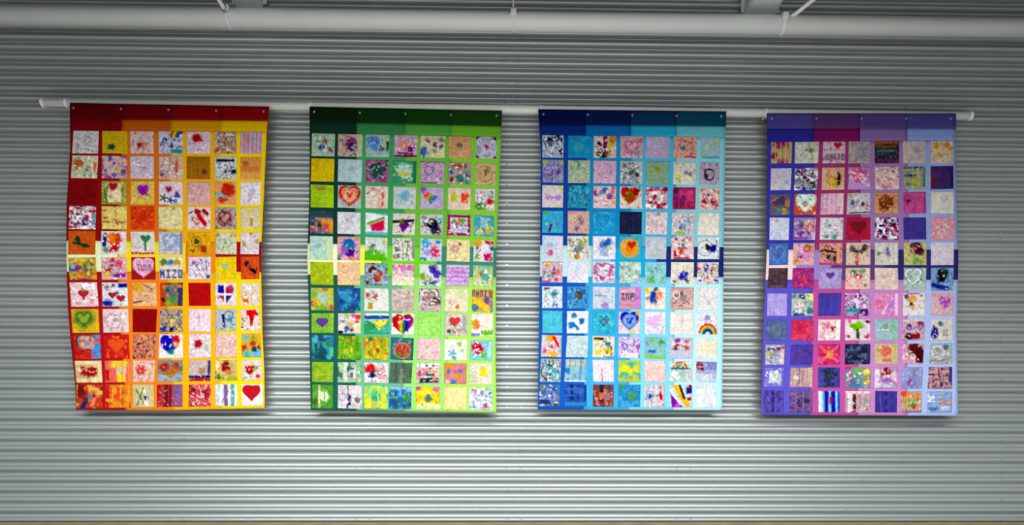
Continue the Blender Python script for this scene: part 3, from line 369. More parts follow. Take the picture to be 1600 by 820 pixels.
QUILTS['purple'] = """
b89868|c 98105c .45 .15 .4 .18|c 8c1048 .15 .65 .16|c 981058 .55 .9 .22 .14|s c8b070 4 .15|q 8c9c38,c0a858 14|l 7c9038 .5 .3 .6 .8 .05;c4c0b4|c 3c7c48 .68 .4 .1|r c8b840 .78 .15 .84 .5|q 707070,a0a098,d8d4c4 24|c 303028 .5 .38 .05|c 509058 .62 .15 .06|r d8d0c0 .8 .5 1 1;ccb0bc|A b01420 .66 .2 .38|w JUMBRO 5c2c50 .0 .56 .96|q a86c90,d8c4cc 18|l c07890 .1 .35 .4 .38 .05|q 903058 8;a89c98|q 807484,b8b0a8,78707c 36|c 948c98 .6 .45 .3|n 8c8490 .4 6;241c28|r a04818 0 0 1 .12|r 5c4410 0 .14 .9 .3|r 3c6860 .1 .4 .9 .5|r 1c3058 .1 .5 .95 .68|r 481c4c .1 .8 1 1|k 181028,504018 .3 7|q 302030,604c18 20;b8a8a4|n ac9ea0 .4 4|c a08890 .62 .42 .12|q c4b8b0 8;c0b09c|q c87818,d89020,a87050,d8ccb8 44|c c87c18 .25 .25 .12|c c07818 .7 .2 .12|c b88828 .4 .6 .1
c8c4d4|q b898c0,d8c0d0,90b0c0,c8a0a0 34|c d8c090 .2 .85 .07|s b8c0d0 4 .15|c c8a0b8 .3 .3 .07|c 80a8b0 .8 .65 .06;a4a0b4|k 28243c,503c70,fff .45 7|q 201c30,d0d0d8,802c50,386038 50|c b02848 .42 .2 .06|c 305028 .85 .85 .09|c 281c34 .2 .45 .06;d8ac88|c d0b008 .5 .6 .2 .28|c 241808 .72 .5 .1 .28|o b07810 .45 .6 .18 .04|q d88070,c89860,e8c8a0 24|c d08868 .3 .35 .14|l d87078 .15 .4 .35 .12 .05;c078a8|c d04c74 .45 .32 .3|c d05878 .4 .5 .2|q e0a8c8,7848a0,f0d8e8,4c3c88 44|r b888c8 0 .7 1 1|q e8e0f0 12;d4b4b4|q c88888,e8d8c8,b06478,d09890 46|c 802c48 .75 .18 .05|c c05868 .45 .9 .06|k b87888,e8d4cc .3 9;8c9080|r 283c58 .05 .35 .6 .45|c 9c9c28 .55 .68 .24|c 304c78 .2 .75 .12|r 384048 0 .02 1 .09|s a8a090 4 .15|q 485c40,b8b458 22|r 5c7060 .9 .1 1 .9;30205c|r 501c30 0 .25 .3 .9|q 6c2028,2c2470 16|c 781c30 .15 .35 .1|n 382868 .3 5|r 241448 .85 .1 1 .9
685870|c 7c1c50 .25 .4 .14|c 383850 .55 .3 .24|c a89c14 .7 .82 .16|r b86c40 .75 .3 1 .6|c 30847c .4 .75 .11|l 9c1c4c .1 .2 .3 .55 .06|q 505068,302838,88888c 18|c 6c5460 .12 .85 .14;cc4808|h b8dcd4 .52 .42 .9|c c87858 .45 .52 .16|q f0f4f0,c04808,88c0b8 16|H f0f0e0 .5 .42 .6 .05|k c04004,d85010 .15 8;d8a4bc|s e4c0cc 5 .35|n d090b0 .3 4|r dcc4c8 .85 0 1 1;c4bcc0|c 605ca0 .25 .45 .12|c 5c2450 .65 .52 .1|c b05070 .85 .6 .1|o 807ca8 .25 .5 .16 .04|q 7c5c80,e0dcdc 20|l 282828 .1 .94 1 .92 .05|c b8a048 .1 .1 .07;c88858|c 703018 .5 .48 .32|q a05030,501c10,e0a070 22|k 803c20,d09870 .2 8|c 8c4424 .5 .4 .16;b84484|c 7c0c54 .2 .32 .16|T 7c0c50 .08 .35 .38 .35 .2 .6|n a83c7c .3 4|r 9c3474 .88 0 1 1|q c85c94 6;ccc8bc|n c0bcb4 .3 4|c c0a8b0 .6 .35 .2|q d4d0c4 8
ccd0e4|c d89c8c .4 .18 .09|n c0c8e0 .3 4|s d8dcec 4 .1;a87cb0|r c88878 .4 .35 1 .62|c 2c5c4c .32 .32 .13|c d8683c .65 .4 .14|r 5844a8 .2 .62 .85 .75|r e0b8a0 .5 .1 1 .3|q 8c2c88,e8e0f0,5c30a0 36|r 8c3088 0 .88 .9 .96|r d8c8e4 .85 .65 1 1|s 9c5cb0 3 .1;d8d0d8|q a898a8,58887c,e8a8c0,ffffff 42|c 282c68 .42 .35 .04|c 58988c .6 .88 .14|c 3c8c84 .3 .85 .07;a81434|A 74101c .5 .46 .72|k 981030,b81c3c .3 7|c 6c1418 .5 .35 .14;c0a0c0|k 241c50,c84878,ffffff,3c2868 .5 8|q 201848,e8d8ec,a83870,301c28 50|c 2c2458 .4 .2 .1|c c83c60 .9 .6 .1|c 482058 .25 .6 .06;3c2c84|n 34287c .3 4|s 443490 2 .08;d88c98|c a89c98 .5 .48 .24|q c87484,e0a0a8,98a098 30|k c87088,e8a8b0 .3 9
4068b4|c 5c4c7c .42 .45 .12|c 507858 .72 .25 .09|H 5c88cc .42 .5 .7 .04|q 385cac,6890d0 18|c 50407c .25 .15 .07;e0a8a4|c c87828 .7 .2 .16|c 90284c .4 .55 .13|c d898c8 .4 .35 .2|c b87c18 .18 .85 .11|q c84c88,e8c8b0,8c3c60 26|c d888c0 .65 .6 .22|o 90501c .65 .25 .14 .05;d88878|q 281c20,a83c40,f0c0a8,582c30 46|l 302828 .3 .35 .85 .45 .1|c 3c3034 .4 .65 .12|c 403438 .65 .75 .12|r c04878 0 .88 1 1|r e09878 .75 0 .9 .9|l 383030 .05 .4 .25 .3 .08;d8b8a4|c 3c4c48 .25 .28 .14|T 4c5450 .2 .3 .6 .35 .5 .55|c 4c3840 .75 .22 .16|c 505c50 .6 .4 .12|r c85038 .38 .6 .5 1|q 905040,e8e0c8,c87060 22|l c87050 .4 .7 .5 .45 .08;ccc8b4|c 7c68a8 .5 .32 .14|c 58804c .18 .5 .09|c 7058a0 .55 .5 .11|q a098b8,e0e0d4,9888b8 20|c a0a078 .6 .6 .06|r d8d4c0 .85 .1 .95 .9;b8b470|c 5c2438 .55 .25 .3|q d0cc80,788438,4c1828 26|c 502030 .75 .4 .14|c 70a048 .55 .78 .15|c 9c5c58 .4 .35 .12|o c8c860 .2 .45 .22 .03|r d0a880 .85 .1 1 .3;ccc0cc|n c4b8c8 .3 5|t c0b4c4 4 .15|s d4c8d0 3 .1
503840|n 40303c .4 5|s 3c2c38 3 .15|q 604c50,382830 18|r 6c4838 .1 .9 .8 1;a8287c|q c04088,801868,c84c70 34|n 90206c .4 5|c b82c54 .45 .5 .14|q d8605c 8;a894c8|A 58389c .5 .38 .4|H 9080b8 .48 .42 .82 .03|H b8a8d8 .48 .42 .6 .03|n 9c88c0 .2 5|q b8a4d8 12;e0bca8|c 207868 .28 .22 .14|c 3c9c68 .7 .15 .13|c a83c28 .52 .42 .15|q e8b0a0,ffffff,b84860 26|c 786878 .82 .82 .09|c e0a0a0 .55 .65 .14;dcc8bc|q c8a898,e8d8cc,d8a8b0 34|c d0a8a0 .4 .35 .14|n d4bcb0 .3 7;a8bcb0|H e0e8e4 .42 .4 .66 .07|H 587078 .42 .42 .8 .04|q 708488,c0d0c4,3c4c50 24|n 98b0a4 .3 5;6c8cb8|c 101c20 .5 .3 .26|c 182c30 .45 .45 .18|l 24388c .1 .75 .7 .9 .2|q 303c98,b0c8e0,14281c 26|c 1c3c30 .6 .2 .14|r 7098c0 0 0 .2 .5
a494d8|n b0a0e0 .4 4|s b8a8e0 3 .1|q b4a8e4 10;a4bca8|r e0dc8c .7 0 1 .35|c 303c60 .45 .15 .12|c 3c7078 .85 .75 .15|c e0c4c8 .4 .6 .24|q 303878,f0f0e8,50888c 34|c 404c80 .12 .12 .1|r 3c5880 .1 .9 .6 1;4438a0|n 3c3490 .4 4|s 5044a8 3 .12|c 383088 .4 .5 .1;c090c0|q 50206c,f0e0f0,8c3c98,301848 56|r 389098 0 .7 .7 .85|c 7c1040 .5 .15 .12|q 48a0b0 8|k 5c2870,e8d0e8 .3 8;d888bc|c d86090 .2 .5 .2|l f0d0e4 .35 .9 .75 .3 .1|l 9848b0 .45 .8 .8 .3 .06|c c078d0 .7 .45 .14|q e8a8d0,a858b0 18|r f0b8d8 .85 0 1 1;dcd0d0|c d8a048 .4 .25 .2|c 483828 .38 .5 .09|c 58305c .15 .15 .09|c 603860 .85 .12 .07|q f0ece8,b08878 14|l d06c9c .2 .03 .7 .03 .08|c d89870 .45 .65 .09;c8a0a8|c 9c48a0 .42 .25 .1|c a848b0 .65 .55 .14|h a850a8 .62 .45 .5|q c89098,d8b8b0 16|r c89098 0 .1 .4 .2
4c5c94|n 44588c .4 4|c 5c6c84 .5 .5 .28|c 8c8098 .1 .4 .08|q 607898,3c4c80 16|r 5c7c6c .88 .2 .95 .95;c42450|q d84464,a01440,d85870 28|s b81c48 3 .15|n d03c60 .4 5|c b01840 .4 .4 .14;e8ccd0|c d87890 .4 .3 .16|h a02018 .68 .45 .24|c d8bc28 .85 .8 .09|q f4ece8,d89098,c84870 26|r f0e4d8 .8 0 1 1|c e09ca8 .2 .75 .14;dcc8d4|c 78b020 .45 .32 .2|c 80b818 .6 .28 .17|c 70a818 .32 .36 .13|r 54601c .44 .45 .56 .95|c c02c48 .15 .1 .1|c b84058 .88 .78 .1|c 5c1820 .88 .1 .1|c 7c2c48 .15 .8 .1|q f0e8ec 10;90b4b8|r 80b490 .72 .05 .9 .95|c 6c9460 .45 .3 .12|l e0e8e8 .1 .5 .55 .5 .05|q a8c8cc,6c98a8 20|c b88c60 .5 .4 .06;c49cac|r 5c1830 .08 .65 .75 .95|c 50347c .3 .35 .14|r 7c4874 .7 .1 .95 .4|c 84746c .85 .55 .1|q e0c0c8,401838,a06888 30|r 8c1c3c .4 .7 .8 .9|r d8b8bc 0 0 1 .12;c8c0b8|c 2c2880 .18 .65 .16 .26|c 303488 .1 .75 .12|c 48586c .42 .22 .1|w XZ 605c60 .56 .5 .22|q d8d0c8,c8b8b0 12|l 302c78 .1 .3 .15 .6 .06
a8a8b0|c c0a818 .18 .4 .11|l 681c1c .15 .22 .7 .2 .13|c a02c20 .85 .15 .1|q 406898,e8ecf0,88604c,4888b8 50|r d0b8c8 .75 .3 .95 .95|r 583c78 .95 0 1 1;4c3494|c 542c54 .68 .35 .12|n 443088 .3 4|q 5840a0 8;c42458|c e08810 .48 .5 .2|c d8a814 .5 .5 .1|l d8486c .1 .1 .4 .4 .12|l d8507c .9 .1 .6 .4 .12|l d84870 .15 .9 .4 .6 .12|l d85080 .9 .85 .6 .6 .12|c e0601c .35 .35 .08|k a01450,e0507c .35 6|l c8982c .35 .65 .65 .3 .05;202444|k 141834,485078,101428 .45 7|c 3c5880 .25 .3 .12|c 4c5078 .75 .6 .13|q 101830,586890 26|r 282c4c .88 0 1 1;c8ac8c|c d84c50 .5 .35 .22|c d86c54 .4 .5 .16|q b8b048,b07838,d8c898 30|r c87058 .3 .72 .75 .88|c a88838 .2 .3 .1|r c0b070 .75 0 .9 1;c890a8|c 581024 .55 .3 .32|r 581028 .65 .3 1 .95|c c890a0 .35 .75 .26|o f0d8e0 .15 .65 .1 .04|o f0d8e0 .5 .62 .1 .04|c 401020 .35 .55 .05|q f0d8dc,7c1838 14|c 601830 .85 .3 .14;98a4a0|q d0d4d0,586870,a85868,e0e4e0 44|o c8ccc8 .35 .4 .28 .04|c 58607c .72 .2 .12|l 984c5c .3 .9 .9 .75 .04|c 3c7c6c .1 .85 .09
6c60c4|r c8ccd4 .25 .15 .7 .8|q e8ece8,888c98,5c50b8 26|r a8a8b8 .7 .2 .85 .9|n 7c74c8 .3 5|c b0b498 .5 .4 .12;a88890|r 6c4c78 .4 0 .52 1|s c8a098 4 .25|r d0b098 .78 0 .95 1|q d8c080,80607c,c08068 24|r b88c90 .5 .7 .9 1|c d8c8b8 .28 .5 .09;3c3c8c|r 242c50 .35 0 .75 1|k 1c2440,484890 .35 6|s 3030a0 3 .15|c 283048 .55 .4 .16|q 38487c 10;608c90|c c82848 .1 .05 .12|c 58b038 .55 .1 .13|c 208c80 .3 .5 .2|c dcc418 .85 .2 .13|c e0a010 .88 .7 .12|c c84868 .2 .35 .1|c 60a868 .75 .45 .12|c 5878b8 .12 .2 .1|r 287c98 .1 .75 .6 .95|q d04878,e0d858,ffffff,c84060 30|c 7848a8 .3 .72 .12|c 488c58 .8 .6 .08;b08cb0|c b02818 .5 .22 .2|r a82820 .3 .15 .7 .4|c 683040 .5 .1 .08|r d0c8d8 0 .1 .2 1|r 9c60a8 .3 .55 .75 .7|r d8b8c8 .75 .3 1 .6|q d8a8c8,f0e8f0,704c90 24|r b4b4cc .3 .8 .8 .95;8084bc|c 983078 .4 .7 .12|r 7c7c90 .5 .1 .75 .45|c 704488 .55 .8 .1|n 9094c4 .4 4|r 8c98c8 0 0 .3 .6|q 6c68a8,a0a4d0 16;a07484|q 4c2854,c8a098,682c58,d8b0a0 54|k 3c2458,c88c80 .4 9|l 5c2440 .4 .05 .5 .6 .06|r 4c3c74 .85 0 1 .7
4c3c98|n 3c3080 .4 5|s 5c50ac 3 .2|q 38287c,6c60b8 26|r 302464 .4 0 .5 1;684878|n 54346c .4 5|c 3c285c .45 .5 .25|q 806098,402458,907090 30|s 7c5c8c 3 .2|c 342060 .8 .5 .1;5c88cc|r 1430a0 .28 0 .8 1|r 80b8e8 .48 0 .58 1|r 8c3058 .5 .25 .64 .6|r d0e0f0 0 0 .1 1|r 90c8f0 .8 0 .88 1|r 2858b8 .88 0 1 1|r b8c8d8 .1 0 .2 1;b49498|r 5c1c28 .3 0 .45 1|r e0d4d8 .1 0 .25 1|q 7c4450,e8dcdc,a87888 26|c 988890 .7 .5 .18|r d8c8cc 0 0 1 .12|s c0a0a4 4 .15;342c80|r 241c6c .45 0 .6 1|s 4038a0 3 .15|n 3c3490 .3 4|l 5850a8 .2 0 .3 1 .04;b89070|c 6cac60 .55 .45 .18|r d05820 0 0 .3 .25|c d86020 .5 .2 .13|r 4c8420 .35 .3 .42 1|c 6c2c10 .62 .7 .12|q d87018,e8d8b8,8c2c20,98c870 34|r d87030 .75 .1 .9 .4|r 8c5c9c 0 .9 1 1;8098c8|r c0cce0 0 .1 .3 .5|r b87854 .45 .45 1 .62|c a87058 .6 .6 .12|r 4868b0 .1 .75 .5 .9|q 7890b0,b8c4d8,5470a8 30|c 889c9c .6 .15 .14|r a8b8d8 .5 .7 .9 .9
"""
PATCH_LABELS = {
 'red': {(2, 0): 'plain dark red patch', (0, 1): 'mustard yellow patch with a small dark green star', (1, 4): 'brown patch with a small dark heart',
         (5, 2): 'dark red patch with a pink heart', (6, 4): 'plain bright red patch', (7, 2): 'plain deep red patch', (7, 0): 'yellow patch with a green heart',
         (8, 0): 'red and blue patch with a grey heart', (8, 1): 'red patch with an orange heart', (8, 3): 'white patch with a rainbow coloured heart',
         (5, 6): 'orange red patch with a black animal shape', (3, 2): 'orange red patch', (5, 5): 'yellow patch with a small green heart', (10, 6): 'white patch with a big red heart'},
 'green': {(1, 0): 'plain golden yellow patch', (3, 2): 'white patch with a slice of watermelon', (7, 0): 'green patch with a purple heart',
           (7, 3): 'white patch with a striped rainbow heart', (7, 4): 'plain light green patch', (2, 1): 'grey patch with an orange lined heart',
           (10, 5): 'plain cream yellow patch', (3, 5): 'white patch with a purple dashed border', (6, 1): 'deep blue patch', (1, 3): 'green patch with a pale round motif'},
 'blue': {(0, 1): 'plain turquoise blue patch', (3, 3): 'plain navy blue patch', (3, 2): 'sky blue patch with a faint heart outline', (7, 3): 'pale patch with a big blue heart',
          (4, 3): 'teal patch with a yellow and red heart', (7, 6): 'white patch with a rainbow', (7, 0): 'plain light turquoise patch', (3, 6): 'plain cream patch',
          (2, 5): 'magenta patch', (10, 2): 'red brown checked patch', (10, 1): 'plain royal blue patch'},
 'purple': {(0, 4): 'dark striped patch with an orange top edge', (3, 3): 'crimson patch with a dark red heart', (3, 5): 'plain indigo patch', (2, 1): 'orange patch with a pale mint heart',
            (5, 2): 'lilac patch with a purple heart', (5, 0): 'plain dark brown patch', (7, 1): 'crimson pink patch', (8, 2): 'crimson patch with an orange burst',
            (8, 5): 'pink patch with a dark haired face', (7, 3): 'white patch with a green tree', (6, 0): 'plain lilac patch', (10, 2): 'blue and white striped patch', (10, 4): 'plain dark indigo patch'},
}
# ------------------------------------------------------------------ painting a patch of cloth
NP = 32
GY, GX = np.mgrid[0:NP, 0:NP]
U = (GX + .0) / (NP - 1); Vv = (GY + .0) / (NP - 1)
AA = 1.3 / NP
FONT = {'T': '111010010010010', 'U': '101101101101111', 'R': '110101110101101', 'N': '111101101101101', 'M': '101111111101101',
        'I': '111010010010111', 'Z': '111001010100111', 'O': '111101101101111', 'V': '101101101101010', 'A': '010101111101101',
        'P': '111101111100100', 'H': '101101111101101', 'J': '001001001101111', 'B': '110101110101110', 'X': '101101010101101'}

def cover(d):                       # signed distance -> coverage
    return np.clip(.5 - d / AA, 0, 1)
def heart_poly(x, y, s, n=36):
    pts = []
    for k in range(n):
        t = 2 * math.pi * k / n
        hx = 16 * math.sin(t) ** 3
        hy = 13 * math.cos(t) - 5 * math.cos(2 * t) - 2 * math.cos(3 * t) - math.cos(4 * t)
        pts.append((x + s * hx / 34, y - s * (hy + 2.5) / 34))
    return pts
def heart_field(x, y, s):
    a = (U - x) / (s * .44); b = -(Vv - y) / (s * .44) + .12
    f = (a * a + b * b - 1) ** 3 - a * a * b ** 3
    gy, gx = np.gradient(f, 1 / (NP - 1))
    return np.clip(f / (np.hypot(gx, gy) + 1e-3), -.5, .5)
def seg_dist(x0, y0, x1, y1):
    dx, dy = x1 - x0, y1 - y0
    L = dx * dx + dy * dy + 1e-9
    t = np.clip(((U - x0) * dx + (Vv - y0) * dy) / L, 0, 1)
    return np.hypot(U - x0 - t * dx, Vv - y0 - t * dy)
def vnoise(rng, sc):
    g = rng.random((int(sc) + 2, int(sc) + 2))
    x = U * sc; y = Vv * sc
    i = x.astype(int); j = y.astype(int); fx = x - i; fy = y - j
    fx = fx * fx * (3 - 2 * fx); fy = fy * fy * (3 - 2 * fy)
    return (g[j, i] * (1 - fx) + g[j, i + 1] * fx) * (1 - fy) + (g[j + 1, i] * (1 - fx) + g[j + 1, i + 1] * fx) * fy

def paint(spec, seed):
    rng = np.random.default_rng(seed)
    ops = [o.split() for o in spec.strip().split('|')]
    img = np.ones((NP, NP, 3)) * srgb(ops[0][0])
    relief = np.zeros((NP, NP)); raised = []
    def blend(a, c):
        nonlocal img
        img = img * (1 - a[..., None]) + srgb(c) * a[..., None]
    for o in ops[1:]:
        if not o: continue
        k = o[0]
        if k in 'nk':
            cols = o[1].split(','); amt, sc = float(o[2]), float(o[3])
            for c in cols:
                v = vnoise(rng, sc)
                th = np.quantile(v, 1 - amt * (.9 if k == 'n' else .6))
                blend(np.clip((v - th) / .10, 0, 1) * .95, c)
            continue
        if k == 'q':
            for i in range(int(int(o[2]) * 1.5)):
                c = o[1].split(',')[i % len(o[1].split(','))]
                x, y, a = rng.random() * .9 + .05, rng.random() * .9 + .05, rng.random() * math.pi
                l = .04 + .08 * rng.random()
                m = cover(seg_dist(x, y, x + l * math.cos(a), y + l * math.sin(a)) - .017)
                blend(m, c); relief += m * .4
            continue
        if k in 'gG':
            t = Vv if k == 'g' else U
            blend(t * .9, o[1]); continue
        if k in 'st':
            n_, w = float(o[2]), float(o[3]); x = (U if k == 's' else Vv)
            ph = (x * n_ + .31) % 1
            blend((ph < w) * .8, o[1]); continue
        if k == 'w':
            word, c, x, y, s = o[1], o[2], float(o[3]), float(o[4]), float(o[5])
            cw = s / (len(word) * 4 - 1)
            chh = max(cw, .05)
            for i, chx in enumerate(word):
                for q, bit in enumerate(FONT[chx]):
                    if bit == '1':
                        bx, by = x + (i * 4 + q % 3) * cw, y + (q // 3) * chh * 1.2
                        m = cover(np.maximum(np.abs(U - bx - cw / 2) - cw * .5, np.abs(Vv - by - chh * .6) - chh * .6))
                        blend(m, c)
            continue
        if k == 'R':
            x, y, r = map(float, o[1:4])
            d = np.hypot(U - x, (Vv - y) * .9)
            for i, c in enumerate(('c02c18', 'e07818', 'e0c820', '389c48', '2858b0', '6c3c98')):
                r1 = r * (1 - i * .13)
                blend(cover(d - r1) * (Vv < y + .01), c)
            blend(cover(d - r * .24) * (Vv < y + .01), 'd8d4dc')
            continue
        a = [float(z) for z in o[2:]]; c = o[1]
        if k == 'c':
            ry = a[3] if len(a) > 3 else a[2]
            d = (np.hypot((U - a[0]) / a[2], (Vv - a[1]) / ry) - 1) * min(a[2], ry)
            d += (vnoise(rng, 9) - .5) * .11
            m = np.clip(.5 - d / .09, 0, 1) * (.86 + .14 * vnoise(rng, 14))
        elif k == 'o': m = cover(np.abs(np.hypot(U - a[0], Vv - a[1]) - a[2]) - a[3] / 2)
        elif k == 'h': m = cover(heart_field(*a[:3]))
        elif k == 'H': m = cover(np.abs(heart_field(*a[:3])) - a[3] / 2)
        elif k == 'A': m = None; raised.append((c, a[0], a[1], a[2]))
        elif k == 'r':
            d = np.maximum(np.abs(U - (a[0] + a[2]) / 2) - (a[2] - a[0]) / 2, np.abs(Vv - (a[1] + a[3]) / 2) - (a[3] - a[1]) / 2)
            d += (vnoise(rng, 8) - .5) * .04
            m = np.clip(.5 - d / .05, 0, 1)
        elif k == 'l': m = cover(seg_dist(*a[:4]) - a[4] / 2)
        elif k == 'f':
            an = np.arctan2(Vv - a[1], U - a[0])
            m = cover(np.hypot(U - a[0], Vv - a[1]) - a[2] * (.6 + .4 * np.cos(5 * an)))
        elif k == 'T':
            P_ = [(a[0], a[1]), (a[2], a[3]), (a[4], a[5])]
            area2 = (P_[1][0] - P_[0][0]) * (P_[2][1] - P_[0][1]) - (P_[2][0] - P_[0][0]) * (P_[1][1] - P_[0][1])
            sg = 1 if area2 > 0 else -1
            d = -np.ones_like(U) * 9
            for i in range(3):
                (x0, y0), (x1, y1) = P_[i], P_[(i + 1) % 3]
                L = math.hypot(x1 - x0, y1 - y0)
                d = np.maximum(d, -sg * ((x1 - x0) * (Vv - y0) - (y1 - y0) * (U - x0)) / L)
            m = cover(d)
        if m is not None:
            blend(m, c); relief += m * .3
    # every drawing is hand-worked: a little tone variation of the paint and thread
    base = srgb(ops[0][0])
    img = base + 1.12 * (img - base)
    w_ = rng.random((NP, NP, 1)) * .5 + vnoise(rng, 11)[..., None] * .5
    img = np.clip(img * (1 + (w_ - .5) * .6), 0, 1)
    return img, relief, raised

# ------------------------------------------------------------------ quilts
def lerp_table(keys, vals, x):
    return float(np.interp(x, keys, vals))

LAY = {}  # strip and upper repeat the lower cloth, with dimmer light painted into the colour
LAY['red'] = dict(
    left=([160, 235, 320, 400, 480, 540, 600, 640], [109, 109.5, 104, 103.5, 106, 111, 117.5, 119]),
    right=([165, 200, 320, 400, 520, 580, 640], [420.5, 417, 411.5, 407.5, 410, 413, 413.5]),
    top=([107, 420], [160.5, 166.5]), bottom=([119, 250, 412], [640, 641, 637.5]),
    hb=([107, 420], [186, 188.5]), sb=([107, 420], [203, 204.5]),
    hsec=[190, 266, 343], msec=[183, 290, 337], mid=([110, 410], [376, 378]), mid2=([110, 410], [424.5, 424.5]),
    header=['580004', '66000a', '7c0006', '820006'], strip=['74000a', 'b85204', 'cc8a04', 'd8ae04'],
    upper=['8c060a', 'd86c08', 'ecae08', 'f4cc08'], midc=['eef0c0', 'f4d818', 'ec8410', '9c0a0c'], lower=['a40c10', 'ec7c10', 'f8ac04', 'f8d008'],
    colrows=[0, 4.5, 7, 10],
    cols=[[115, 154, 160, 199, 203.6, 240, 248, 285, 291.5, 328, 335, 369, 376, 409.6],
          [106, 148, 158.5, 197, 204.5, 241, 248, 285, 294, 329, 336.6, 369, 376, 404.5],
          [111.6, 153.7, 160, 199.6, 207.6, 245, 251, 285, 295.5, 329, 336.6, 369, 377, 405],
          [119.6, 160, 165, 204, 208, 240, 245.5, 285, 295, 329, 336.6, 371, 378, 410]],
    rl=[204, 239.5, 242.5, 278, 282, 319, 321.6, 358, 360.5, 397.5, 402.5, 437, 441, 479, 482.6, 520, 523, 561, 563.5, 598, 601, 638],
    rr=[206, 240, 245.7, 280.6, 284.6, 319.5, 324, 358, 363.6, 397, 400.5, 435.8, 442, 477, 482.6, 516.7, 520.6, 558, 562, 594, 600, 633],
    billow=(.000, .000))
LAY['green'] = dict(
    left=([165, 240, 320, 405, 480, 560, 640], [483.5, 484, 483, 480, 482.5, 484, 485.5]),
    right=([172, 240, 400, 520, 640], [784.5, 782, 775.5, 774.5, 775.5]),
    top=([483, 784], [166.5, 173]), bottom=([484, 775], [640, 644]),
    hb=([483, 784], [190, 197]), sb=([483, 784], [207, 213]),
    hsec=[557, 633, 705], msec=[552, 596, 682], mid=([483, 775], [380, 387]), mid2=([483, 775], [429, 433]),
    header=['06200c', '0a300e', '0e3a0a', '123e0a'], strip=['0c3024', '347c48', '4c9a3c', '64aa24'],
    upper=['0c3c30', '3c9c58', '6cb838', '84c838'], midc=['f0f4bc', 'e8f058', '6cd020', '38886a'], lower=['18584c', '60b080', '94d868', 'a4e058'],
    colrows=[0, 4.5, 7.5, 10],
    cols=[[487.4, 523, 528.7, 566.7, 572, 608, 616, 652, 657.5, 695.6, 702, 736, 744.7, 776],
          [484, 519.5, 527, 562, 570.5, 604.5, 613, 647, 656.7, 690, 698, 734, 740, 770],
          [487, 521.5, 528.7, 563.6, 569, 608, 612, 647, 653.5, 688.4, 694.8, 729.7, 736.8, 770],
          [488, 520, 528, 565, 569, 606, 608.5, 642.5, 650, 687.6, 694, 728, 733, 768]],
    rl=[208, 243.6, 246.8, 283, 288, 323.7, 329.5, 364.4, 368, 405.6, 408.8, 444.5, 449.5, 484.4, 489, 519.5, 523, 561, 565, 596.6, 600.6, 637.5],
    rr=[214, 247.6, 255.5, 289, 295, 328.5, 337.4, 369, 375.5, 409, 415, 447.7, 452, 487.6, 490, 525.6, 532, 563, 568, 600.6, 606, 640.5],
    billow=(.000, .030))
LAY['blue'] = dict(
    left=([170, 240, 400, 560, 640], [841, 845, 844, 841.5, 840.5]),
    right=([174, 240, 400, 520, 640], [1135, 1133, 1130.5, 1130, 1128]),
    top=([841, 1135], [170.5, 174]), bottom=([840, 1128], [639.5, 640.5]),
    hb=([841, 1135], [194.5, 197]), sb=([841, 1135], [210.5, 214]),
    hsec=[915, 986, 1057], msec=[925, 955, 1026], mid=([845, 1130], [383, 386]), mid2=([845, 1130], [432, 433]),
    header=['060c44', '04184c', '043058', '044058'], strip=['082878', '0864a8', '209cc4', '60b4c0'],
    upper=['08409c', '0c88c4', '40b0d8', '84ccd8'], midc=['c0e4e8', '78c8e4', '08a8dc', '142c74'], lower=['1054b4', '38a4dc', '78ccec', 'b0e8f0'],
    colrows=[0, 4.5, 8, 10],
    cols=[[848, 880.7, 888, 922.8, 928, 963, 969.5, 1004.6, 1010, 1046.6, 1053.7, 1088.6, 1095.8, 1124],
          [847.4, 879, 887, 919.6, 926.7, 961.6, 968, 1001.5, 1008.5, 1041, 1049, 1084, 1090, 1123.5],
          [847.4, 878, 886, 918.8, 926, 960, 967, 1000, 1007.8, 1039.5, 1047.4, 1083, 1088.6, 1121],
          [843, 875, 882, 916, 927, 958.5, 966, 1000, 1007, 1039, 1046, 1081.5, 1088, 1119]],
    rl=[211, 246, 249, 284.8, 288.8, 323.7, 328.7, 363.6, 367.6, 405, 408, 441, 447, 481, 485, 520, 523, 557.3, 560, 596.6, 600.6, 634],
    rr=[214, 247.6, 254, 288.8, 293.6, 327.7, 332.7, 367.6, 370.7, 404.8, 409.6, 443.7, 449.5, 484.4, 488.4, 523, 528.8, 561, 565, 596.6, 601, 637],
    billow=(.004, .000))
